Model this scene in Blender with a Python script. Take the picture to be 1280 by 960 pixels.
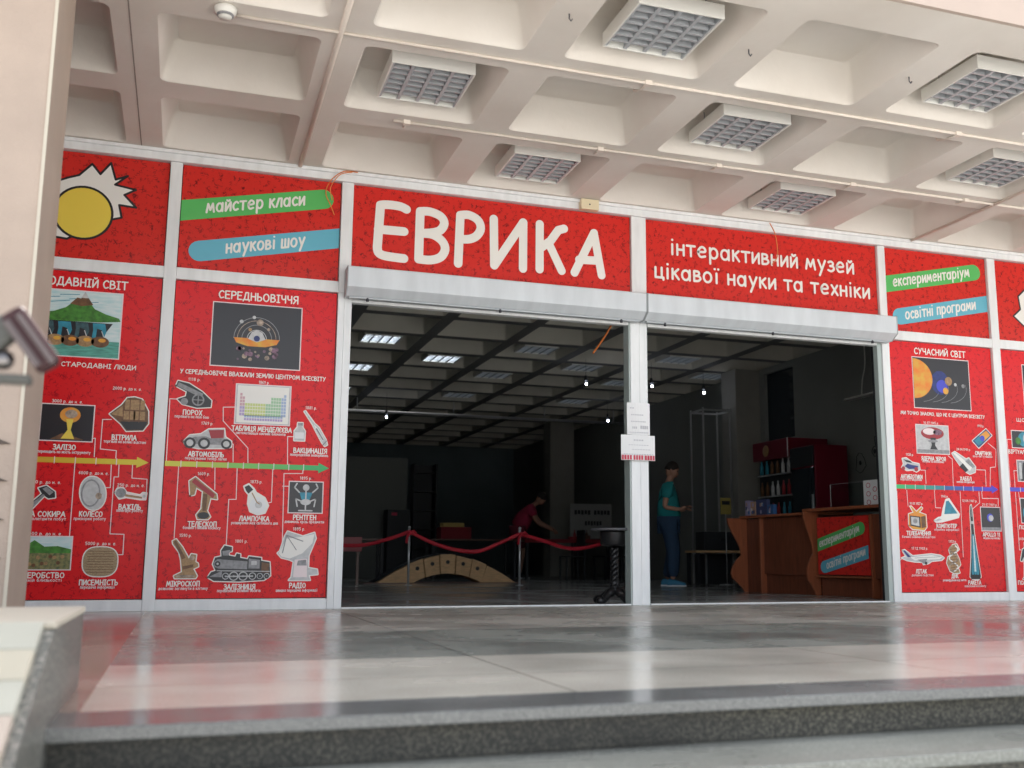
import bpy, bmesh, math, random
from mathutils import Vector, Matrix, Euler
random.seed(7)
R = math.radians
PI = math.pi
scene = bpy.context.scene
for o in list(bpy.data.objects):
    bpy.data.objects.remove(o)
C = scene.collection

# ------------------------------------------------------------------ camera
CAM = Vector((-1.2085, -8.5687, 0.3933))
yaw, pit, rol = R(19.219), R(9.578), R(0.1835)
fw = Vector((math.sin(yaw) * math.cos(pit), math.cos(yaw) * math.cos(pit), math.sin(pit)))
rt = Vector((math.cos(yaw), -math.sin(yaw), 0))
up = rt.cross(fw)
r2 = rt * math.cos(rol) + up * math.sin(rol)
u2 = -rt * math.sin(rol) + up * math.cos(rol)
cd = bpy.data.cameras.new('camera')
cam = bpy.data.objects.new('camera', cd)
C.objects.link(cam)
m = Matrix.Identity(4)
for i in range(3):
    m[i][0] = r2[i]; m[i][1] = u2[i]; m[i][2] = -fw[i]; m[i][3] = CAM[i]
cam.matrix_world = m
cd.sensor_width = 36.0
cd.lens = 36.0 * 1311.33 / 1280.0
cd.shift_x = -49.03 / 1280.0
cd.shift_y = -2.43 / 1280.0
cd.clip_start = 0.05
cd.clip_end = 2000
cd.dof.use_dof = True
cd.dof.focus_distance = 9.0
cd.dof.aperture_fstop = 2.2
scene.camera = cam

# ------------------------------------------------------------------ light
SUN_EL, SUN_AZ = 56.0, 20.0           # the sun stands behind the building
w = bpy.data.worlds.new('World')
scene.world = w
w.use_nodes = True
nt = w.node_tree
bg = nt.nodes['Background']
sky = nt.nodes.new('ShaderNodeTexSky')
sky.sky_type = 'NISHITA'
sky.sun_disc = False
sky.sun_elevation = R(SUN_EL)
sky.sun_rotation = R(SUN_AZ)
sky.air_density = 1.0
sky.dust_density = 3.0
sky.ozone_density = 1.0
hs = nt.nodes.new('ShaderNodeHueSaturation')      # thin high cloud: a paler sky
hs.inputs['Saturation'].default_value = 0.35
nt.links.new(sky.outputs[0], hs.inputs['Color'])
nt.links.new(hs.outputs[0], bg.inputs[0])
bg.inputs[1].default_value = 0.15
sd = bpy.data.lights.new('sun', 'SUN')
sd.energy = 5.0
sd.angle = R(0.5)
sd.color = (1.0, 0.97, 0.93)
sun = bpy.data.objects.new('sun', sd)
C.objects.link(sun)
dirv = Vector((math.sin(R(SUN_AZ)) * math.cos(R(SUN_EL)), math.cos(R(SUN_AZ)) * math.cos(R(SUN_EL)), math.sin(R(SUN_EL))))
sun.rotation_euler = dirv.to_track_quat('Z', 'Y').to_euler()
sun.location = (0, 20, 40)
scene.view_settings.view_transform = 'Standard'
scene.view_settings.look = 'None'
scene.view_settings.exposure = 1.82
scene.view_settings.gamma = 1.0
scene.view_settings.use_curve_mapping = False

# ------------------------------------------------------------------ materials
MATS = {}
def mat(name, col, rough=0.5, spec=0.5, metal=0.0, var=0.0, vscale=6.0, bump=0.0, bscale=40.0, col2=None, emit=None, estr=0.0, trans=0.0, stretch=None):
    if name in MATS:
        return MATS[name]
    mt = bpy.data.materials.new(name)
    mt.use_nodes = True
    n = mt.node_tree.nodes; l = mt.node_tree.links
    b = n['Principled BSDF']
    b.inputs['Base Color'].default_value = (*col, 1)
    b.inputs['Roughness'].default_value = rough
    b.inputs['Specular IOR Level'].default_value = spec
    b.inputs['Metallic'].default_value = metal
    b.inputs['Transmission Weight'].default_value = trans
    tc = n.new('ShaderNodeTexCoord')
    vec = tc.outputs['Object']
    if stretch:
        mp = n.new('ShaderNodeMapping'); mp.inputs['Scale'].default_value = stretch
        l.new(vec, mp.inputs['Vector']); vec = mp.outputs[0]
    if var > 0:
        nz = n.new('ShaderNodeTexNoise'); nz.inputs['Scale'].default_value = vscale; nz.inputs['Detail'].default_value = 6
        l.new(vec, nz.inputs['Vector'])
        rp = n.new('ShaderNodeValToRGB')
        c2 = col2 or tuple(c * (1 - var) for c in col)
        rp.color_ramp.elements[0].color = (*c2, 1); rp.color_ramp.elements[0].position = .3
        rp.color_ramp.elements[1].color = (*col, 1); rp.color_ramp.elements[1].position = .68
        l.new(nz.outputs[0], rp.inputs[0]); l.new(rp.outputs[0], b.inputs['Base Color'])
        mr = n.new('ShaderNodeMapRange'); mr.inputs[3].default_value = rough * .8; mr.inputs[4].default_value = min(1, rough * 1.25)
        l.new(nz.outputs[0], mr.inputs[0]); l.new(mr.outputs[0], b.inputs['Roughness'])
    if bump > 0:
        nb = n.new('ShaderNodeTexNoise'); nb.inputs['Scale'].default_value = bscale; nb.inputs['Detail'].default_value = 8
        l.new(vec, nb.inputs['Vector'])
        bp = n.new('ShaderNodeBump'); bp.inputs['Strength'].default_value = bump; bp.inputs['Distance'].default_value = .01
        l.new(nb.outputs[0], bp.inputs['Height']); l.new(bp.outputs[0], b.inputs['Normal'])
    if emit:
        b.inputs['Emission Color'].default_value = (*emit, 1)
        b.inputs['Emission Strength'].default_value = estr
    MATS[name] = mt
    return mt

def granite(name, base, fleck, rough, scale=90.0, joint=None, jcol=(.03, .03, .03), patch=.25, fl=.55, bump=0.0):
    """polished terrazzo / granite slabs: flecks, cloudy patches, thin joints between slabs"""
    mt = bpy.data.materials.new(name); mt.use_nodes = True
    n = mt.node_tree.nodes; l = mt.node_tree.links; b = n['Principled BSDF']
    tc = n.new('ShaderNodeTexCoord')
    v = n.new('ShaderNodeTexNoise'); v.inputs['Scale'].default_value = scale; v.inputs['Detail'].default_value = 3
    l.new(tc.outputs['Object'], v.inputs['Vector'])
    rp = n.new('ShaderNodeValToRGB')
    rp.color_ramp.elements[0].position = fl - .09; rp.color_ramp.elements[0].color = (*base, 1)
    rp.color_ramp.elements[1].position = fl + .09; rp.color_ramp.elements[1].color = (*fleck, 1)
    l.new(v.outputs[0], rp.inputs[0])
    p = n.new('ShaderNodeTexNoise'); p.inputs['Scale'].default_value = 1.3; p.inputs['Detail'].default_value = 5
    l.new(tc.outputs['Object'], p.inputs['Vector'])
    mr = n.new('ShaderNodeMapRange'); mr.inputs[1].default_value = .3; mr.inputs[2].default_value = .7
    mr.inputs[3].default_value = 1 - patch; mr.inputs[4].default_value = 1 + patch * .4
    l.new(p.outputs[0], mr.inputs[0])
    mx = n.new('ShaderNodeMix'); mx.data_type = 'RGBA'; mx.blend_type = 'MULTIPLY'; mx.inputs[0].default_value = 1
    l.new(rp.outputs[0], mx.inputs[6]); l.new(mr.outputs[0], mx.inputs[7])
    out = mx.outputs[2]
    rr = n.new('ShaderNodeMapRange'); rr.inputs[1].default_value = .35; rr.inputs[2].default_value = .7
    rr.inputs[3].default_value = rough * .7; rr.inputs[4].default_value = rough * 1.5
    l.new(p.outputs[0], rr.inputs[0]); l.new(rr.outputs[0], b.inputs['Roughness'])
    if joint:
        mp = n.new('ShaderNodeMapping'); mp.inputs['Rotation'].default_value = (0, 0, joint[2]); mp.inputs['Location'].default_value = (joint[3], joint[4], 0)
        l.new(tc.outputs['Object'], mp.inputs['Vector'])
        br = n.new('ShaderNodeTexBrick'); br.offset = joint[5]
        br.inputs['Scale'].default_value = 1.0; br.inputs['Mortar Size'].default_value = .004; br.inputs['Mortar Smooth'].default_value = .2
        br.inputs['Brick Width'].default_value = joint[0]; br.inputs['Row Height'].default_value = joint[1]
        br.inputs['Color1'].default_value = (1, 1, 1, 1); br.inputs['Color2'].default_value = (.86, .86, .86, 1); br.inputs['Mortar'].default_value = (*jcol, 1)
        l.new(mp.outputs[0], br.inputs['Vector'])
        m2 = n.new('ShaderNodeMix'); m2.data_type = 'RGBA'; m2.blend_type = 'MULTIPLY'; m2.inputs[0].default_value = 1
        l.new(out, m2.inputs[6]); l.new(br.outputs[0], m2.inputs[7]); out = m2.outputs[2]
    l.new(out, b.inputs['Base Color'])
    bp = n.new('ShaderNodeBump'); bp.inputs['Strength'].default_value = .012 + bump; bp.inputs['Distance'].default_value = .004
    l.new((v if bump else p).outputs[0], bp.inputs['Height']); l.new(bp.outputs[0], b.inputs['Normal'])
    MATS[name] = mt
    return mt

def red_print(name, col, dark, rough=.28):
    """red vinyl printed with a faint doodle pattern of small dark scribbles"""
    mt = bpy.data.materials.new(name); mt.use_nodes = True
    n = mt.node_tree.nodes; l = mt.node_tree.links; b = n['Principled BSDF']
    tc = n.new('ShaderNodeTexCoord')
    dn = n.new('ShaderNodeTexNoise'); dn.inputs['Scale'].default_value = 7; dn.inputs['Detail'].default_value = 2
    l.new(tc.outputs['Object'], dn.inputs['Vector'])
    mxv = n.new('ShaderNodeMix'); mxv.data_type = 'VECTOR'; mxv.inputs[0].default_value = .25
    l.new(tc.outputs['Object'], mxv.inputs[4]); l.new(dn.outputs['Color'], mxv.inputs[5])
    vo = n.new('ShaderNodeTexVoronoi'); vo.feature = 'DISTANCE_TO_EDGE'; vo.inputs['Scale'].default_value = 40
    l.new(mxv.outputs[1], vo.inputs['Vector'])
    line = n.new('ShaderNodeMapRange'); line.inputs[1].default_value = .04; line.inputs[2].default_value = .12
    line.inputs[3].default_value = 1; line.inputs[4].default_value = 0
    l.new(vo.outputs['Distance'], line.inputs[0])
    ms = n.new('ShaderNodeTexNoise'); ms.inputs['Scale'].default_value = 22; ms.inputs['Detail'].default_value = 3
    l.new(tc.outputs['Object'], ms.inputs['Vector'])
    mk = n.new('ShaderNodeMapRange'); mk.inputs[1].default_value = .5; mk.inputs[2].default_value = .62
    mk.inputs[3].default_value = 0; mk.inputs[4].default_value = .85
    l.new(ms.outputs[0], mk.inputs[0])
    mu = n.new('ShaderNodeMath'); mu.operation = 'MULTIPLY'
    l.new(line.outputs[0], mu.inputs[0]); l.new(mk.outputs[0], mu.inputs[1])
    mx = n.new('ShaderNodeMix'); mx.data_type = 'RGBA'
    mx.inputs[6].default_value = (*col, 1); mx.inputs[7].default_value = (*dark, 1)
    l.new(mu.outputs[0], mx.inputs[0]); l.new(mx.outputs[2], b.inputs['Base Color'])
    b.inputs['Roughness'].default_value = rough
    b.inputs['Specular IOR Level'].default_value = .22
    wv = n.new('ShaderNodeTexNoise'); wv.inputs['Scale'].default_value = 2.6; wv.inputs['Detail'].default_value = 1
    l.new(tc.outputs['Object'], wv.inputs['Vector'])
    bp = n.new('ShaderNodeBump'); bp.inputs['Strength'].default_value = .25; bp.inputs['Distance'].default_value = .02
    l.new(wv.outputs[0], bp.inputs['Height']); l.new(bp.outputs[0], b.inputs['Normal'])
    MATS[name] = mt
    return mt

M_frame = mat('white_aluminium', (.84, .85, .85), .32, var=.11, vscale=3, stretch=(6, 6, 1))
M_frame_g = mat('aluminium_inner', (.42, .48, .46), .35)
M_seam = mat('dark_seam', (.05, .05, .06), .6)
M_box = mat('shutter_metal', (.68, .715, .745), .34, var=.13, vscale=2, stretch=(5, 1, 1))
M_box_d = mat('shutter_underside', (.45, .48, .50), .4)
M_plast = mat('ceiling_plaster', (.77, .722, .662), .75, .3, col2=(.66, .605, .54), var=.13, vscale=1.1, bump=.16, bscale=22)
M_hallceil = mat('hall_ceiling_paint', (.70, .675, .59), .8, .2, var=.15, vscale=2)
M_hallrib = mat('hall_rib_shade', (.26, .26, .25), .8, .2, var=.15, vscale=2)  # darker tone stands for the shade on the rib undersides
M_fascia = mat('fascia_render', (.50, .405, .345), .8, .2, var=.06, bump=.1)
M_col = mat('column_render', (.44, .35, .285), .7, .3, var=.14, vscale=3, bump=.4, bscale=45)
M_coledge = mat('edge_highlight_and_cap', (.52, .47, .38), .6)  # paler tone for the column's edge highlight; also colours the cheek wall cap
M_red = red_print('red_doodle_vinyl', (.64, .032, .024), (.10, .008, .012))
M_red2 = red_print('red_poster_vinyl', (.72, .018, .022), (.26, .006, .014), .26)
M_ink = mat('white_ink', (.83, .81, .76), .4)
M_inkp = mat('pink_white_ink', (.82, .70, .70), .4)
M_black = mat('black_ink', (.015, .015, .018), .35)
M_green = mat('green_ink', (.10, .48, .12), .35)
M_blue = mat('sky_blue_ink', (.13, .45, .58), .35)
M_yel = mat('yellow_ink', (.82, .62, .08), .35)
M_grey = mat('grey_ink', (.32, .32, .33), .4, var=.4, vscale=40)
M_lgrey = mat('pale_grey_ink', (.60, .60, .60), .4, var=.25, vscale=30)
M_brown = mat('brown_ink', (.20, .09, .035), .4, var=.5, vscale=30)
M_tan = mat('tan_ink', (.45, .27, .12), .4, var=.4, vscale=60)
M_orange = mat('orange_ink', (.78, .20, .02), .4, var=.4, vscale=14, col2=(.7, .42, .05))
M_teal = mat('teal_ink', (.03, .30, .42), .4, var=.4, vscale=20)
M_navy = mat('navy_ink', (.02, .04, .22), .4, var=.5, vscale=25)
M_wine = mat('wine_ink', (.35, .02, .03), .4)
M_leaf = mat('leaf_ink', (.07, .28, .03), .4, var=.6, vscale=25)
M_sea = mat('pale_sea_ink', (.45, .66, .68), .4, var=.35, vscale=9, col2=(.72, .78, .78), stretch=(1, 1, 5))
M_space = mat('dark_sky_ink', (.018, .016, .02), .3)
M_glow = mat('nebula_ink', (.55, .42, .32), .4, var=.7, vscale=30)
M_mauve = mat('mauve_ink', (.30, .16, .24), .4, var=.8, vscale=50)
M_field = mat('field_ink', (.30, .26, .10), .4, var=.7, vscale=40, col2=(.06, .10, .04))
M_bluei = mat('blue_timeline_ink', (.05, .06, .55), .35)
M_chrome = mat('brushed_steel', (.20, .19, .19), .28, metal=1.0)
M_post = mat('painted_steel_post', (.62, .63, .64), .3, metal=.6)
M_louv = mat('lamp_louvre_aluminium', (.50, .52, .54), .45, metal=.25)
M_lamp = mat('lamp_housing_white', (.76, .75, .70), .4)
M_tube = mat('fluorescent_tube_off', (.75, .76, .76), .25)
M_tubeon = mat('fluorescent_tube_lit', (.8, .8, .8), .3, emit=(.86, .93, 1.0), estr=4.2)
M_tubeglint = mat('tube_louvre_glint', (.7, .7, .7), .3, emit=(.8, .9, 1.0), estr=.28)  # weak emission put in for reflected glints on the louvres
M_bulb = mat('spot_bulb_lit', (1, 1, 1), .3, emit=(.80, .85, 1.0), estr=22)
M_orcab = mat('orange_cable', (.70, .20, .04), .45)
M_pipe = mat('painted_conduit', (.74, .66, .58), .55)
M_jbox = mat('cream_plastic', (.72, .62, .42), .45)
M_wood = mat('counter_wood', (.21, .062, .030), .38, var=.35, vscale=5, stretch=(8, 8, .8))
M_wood2 = mat('counter_edge_wood', (.34, .10, .042), .38, var=.3, vscale=5, stretch=(8, 8, .8))
M_block = mat('birch_block', (.80, .50, .25), .55, var=.25, vscale=6, stretch=(2, 2, 9))
M_dark = mat('dark_paint', (.020, .022, .025), .6)
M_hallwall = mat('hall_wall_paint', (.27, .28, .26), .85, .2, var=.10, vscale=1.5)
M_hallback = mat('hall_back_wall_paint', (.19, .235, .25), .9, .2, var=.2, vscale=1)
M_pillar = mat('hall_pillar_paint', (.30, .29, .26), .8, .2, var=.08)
M_ribbon = mat('red_ribbon', (.62, .018, .04), .5)
M_iron = mat('black_cast_iron', (.018, .017, .018), .35, metal=.3)
M_redmetal = mat('fridge_red', (.17, .006, .02), .35)
M_glassdark = mat('fridge_glass', (.02, .028, .035), .08)
M_glass = mat('clear_glass', (.85, .92, .90), .03, trans=1.0)
M_paper = mat('white_paper', (.80, .80, .80), .6)
M_tile = [mat('cream_tile', (.49, .45, .35), .4, var=.08, bump=.1), mat('mint_white_tile', (.46, .455, .38), .4, var=.08, bump=.1), mat('rosy_tile', (.48, .40, .33), .4, var=.08, bump=.1)]
M_skin = mat('skin', (.42, .22, .15), .55)
M_hair = mat('dark_hair', (.02, .014, .010), .6)
M_shirt = mat('turquoise_cotton', (.012, .24, .25), .85, var=.15, vscale=9, bump=.9, bscale=9)
M_jeans = mat('blue_denim', (.022, .055, .11), .85, var=.25, vscale=14, bump=.9, bscale=9)
M_shoe = mat('blue_trainer', (.05, .25, .42), .6)
M_sole = mat('white_sole', (.75, .78, .8), .6)
M_rshirt = mat('raspberry_cotton', (.42, .025, .075), .85, var=.15, vscale=9, bump=.9, bscale=9)
M_shorts = mat('dark_red_shorts', (.18, .02, .04), .85)
M_tabletop = mat('table_laminate', (.12, .05, .03), .4)
M_redcloth = mat('red_tablecloth', (.22, .012, .02), .8)
M_asph = mat('plaza_paving', (.47, .46, .44), .85, .2, var=.2, vscale=.8)
G_mid = granite('terrazzo_grey', (.50, .48, .42), (.62, .60, .53), .25, 120, (1.2, 1.49, PI / 2, 0, .06, .0), patch=.18)
G_dark = granite('terrazzo_dark', (.27, .28, .245), (.41, .42, .37), .24, 120, (1.6, 1.49, PI / 2, 0, .06, .0), patch=.2)
G_light = granite('terrazzo_light', (.60, .565, .48), (.72, .68, .58),   .20, 120, (1.24, 1.49, PI / 2, 0, .06, .0), jcol=(.35, .33, .3), patch=.10)
G_edge = granite('granite_edge_slab', (.13, .135, .13), (.27, .27, .255), .22, 330, patch=.2)
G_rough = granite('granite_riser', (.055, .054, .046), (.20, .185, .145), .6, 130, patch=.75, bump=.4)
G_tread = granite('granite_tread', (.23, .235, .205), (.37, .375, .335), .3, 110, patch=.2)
G_side = granite('granite_side_strip', (.33, .26, .21), (.46, .36, .30), .16, 110, patch=.25)
G_cheek = granite('granite_cladding', (.10, .105, .095), (.33, .31, .27), .35, 75, patch=.3, bump=.2)
G_hall = granite('hall_floor_terrazzo', (.40, .41, .395), (.52, .53, .51), .18, 110, (1.2, 1.2, 0, .3, .2, .0), patch=.4)

# ------------------------------------------------------------------ mesh helpers
class MB:
    def __init__(s):
        s.v = []; s.f = []; s.mi = []; s.sm = []; s.mats = []
    def idx(s, mt):
        if mt not in s.mats: s.mats.append(mt)
        return s.mats.index(mt)
    def face(s, pts, mt, smooth=False):
        k = len(s.v); s.v += [tuple(p) for p in pts]
        s.f.append(tuple(range(k, k + len(pts)))); s.mi.append(s.idx(mt)); s.sm.append(smooth)
    def grid(s, rings, mt, closed=True, caps=True, smooth=True):
        k = len(s.v); n = len(rings[0]); i0 = s.idx(mt)
        for r in rings: s.v += [tuple(p) for p in r]
        for a in range(len(rings) - 1):
            for b in range(n if closed else n - 1):
                c = (b + 1) % n
                s.f.append((k + a * n + b, k + a * n + c, k + (a + 1) * n + c, k + (a + 1) * n + b)); s.mi.append(i0); s.sm.append(smooth)
        if caps and closed:
            s.f.append(tuple(k + i for i in reversed(range(n)))); s.mi.append(i0); s.sm.append(False)
            s.f.append(tuple(k + (len(rings) - 1) * n + i for i in range(n))); s.mi.append(i0); s.sm.append(False)
    def box(s, x0, x1, y0, y1, z0, z1, mt):
        k = len(s.v); i0 = s.idx(mt)
        s.v += [(x, y, z) for z in (z0, z1) for y in (y0, y1) for x in (x0, x1)]
        for q in ((0, 2, 3, 1), (4, 5, 7, 6), (0, 1, 5, 4), (2, 6, 7, 3), (0, 4, 6, 2), (1, 3, 7, 5)):
            s.f.append(tuple(k + i for i in q)); s.mi.append(i0); s.sm.append(False)
    def obox(s, a, b, w, h, mt):
        """bar of width w and height h from a to b"""
        a = Vector(a); b = Vector(b); d = (b - a).normalized()
        t = Vector((0, 0, 1)) if abs(d.z) < .9 else Vector((1, 0, 0))
        p = d.cross(t).normalized() * w / 2; q = p.cross(d).normalized() * h / 2
        s.grid([[c + p + q, c - p + q, c - p - q, c + p - q] for c in (a, b)], mt, smooth=False)
    def tube(s, pts, r, mt, n=10, smooth=True):
        pts = [Vector(p) for p in pts]; rr = r if isinstance(r, (list, tuple)) else [r] * len(pts)
        rings = []; ref = None
        for i, p in enumerate(pts):
            d = (pts[min(i + 1, len(pts) - 1)] - pts[max(i - 1, 0)]).normalized()
            if ref is None:
                ref = d.cross(Vector((0, 0, 1)) if abs(d.z) < .9 else Vector((1, 0, 0))).normalized()
            ref = (ref - d * ref.dot(d)).normalized(); q = d.cross(ref)
            rings.append([p + (ref * math.cos(a) + q * math.sin(a)) * rr[i] for a in [2 * PI * j / n for j in range(n)]])
        s.grid(rings, mt, smooth=smooth)
    def lathe(s, cx, cy, prof, mt, n=24):
        s.grid([[(cx + r * math.cos(2 * PI * j / n), cy + r * math.sin(2 * PI * j / n), z) for j in range(n)] for r, z in prof], mt)
    def prism(s, poly, d, mt, axis='y', a=0.0):
        """extrude a polygon given in the plane across axis from a to a+d"""
        def P(p, t):
            return (p[0], t, p[1]) if axis == 'y' else ((t, p[0], p[1]) if axis == 'x' else (p[0], p[1], t))
        s.grid([[P(p, a) for p in poly], [P(p, a + d) for p in poly]], mt, smooth=False)
    def ball(s, c, r, mt, n=14, sx=1, sy=1, sz=1):
        rings = []
        for i in range(n // 2 + 1):
            t = -PI / 2 + PI * i / (n // 2)
            t = max(-PI / 2 + .02, min(PI / 2 - .02, t))
            rings.append([(c[0] + sx * r * math.cos(t) * math.cos(2 * PI * j / n), c[1] + sy * r * math.cos(t) * math.sin(2 * PI * j / n), c[2] + sz * r * math.sin(t)) for j in range(n)])
        s.grid(rings, mt)
    def build(s, name, parent=None, bevel=0.0, local=False):
        me = bpy.data.meshes.new(name)
        off = Vector((0, 0, 0)) if (parent is None or local) else world_loc(parent)
        me.from_pydata([tuple(Vector(p) - off) for p in s.v], [], s.f)
        for mt in s.mats: me.materials.append(mt)
        me.polygons.foreach_set('material_index', s.mi)
        me.polygons.foreach_set('use_smooth', s.sm)
        bm = bmesh.new(); bm.from_mesh(me)
        solid = [f for f in bm.faces]
        bmesh.ops.recalc_face_normals(bm, faces=solid)
        bm.to_mesh(me); bm.free()
        me.update()
        o = bpy.data.objects.new(name, me); C.objects.link(o)
        if parent is not None: o.parent = parent
        if bevel:
            b = o.modifiers.new('bevel', 'BEVEL'); b.width = bevel; b.segments = 2; b.limit_method = 'ANGLE'; b.angle_limit = R(40)
        return o

def world_loc(o):
    v = Vector(o.location)
    while o.parent is not None:
        o = o.parent; v = v + Vector(o.location)
    return v
def tag(o, label, cat, group=None):
    o['label'] = label; o['category'] = cat
    if group: o['group'] = group
    return o
def thing(name, loc, label, cat, group=None):
    o = bpy.data.objects.new(name, None); C.objects.link(o); o.location = loc; o.empty_display_size = .1
    return tag(o, label, cat, group)
def struct(o):
    o['kind'] = 'structure'; return o
def copy_tree(o, parent=None):
    c = o.copy(); C.objects.link(c)
    if parent is not None: c.parent = parent
    for ch in [k for k in bpy.data.objects if k.parent == o]:
        copy_tree(ch, c)
    return c

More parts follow.
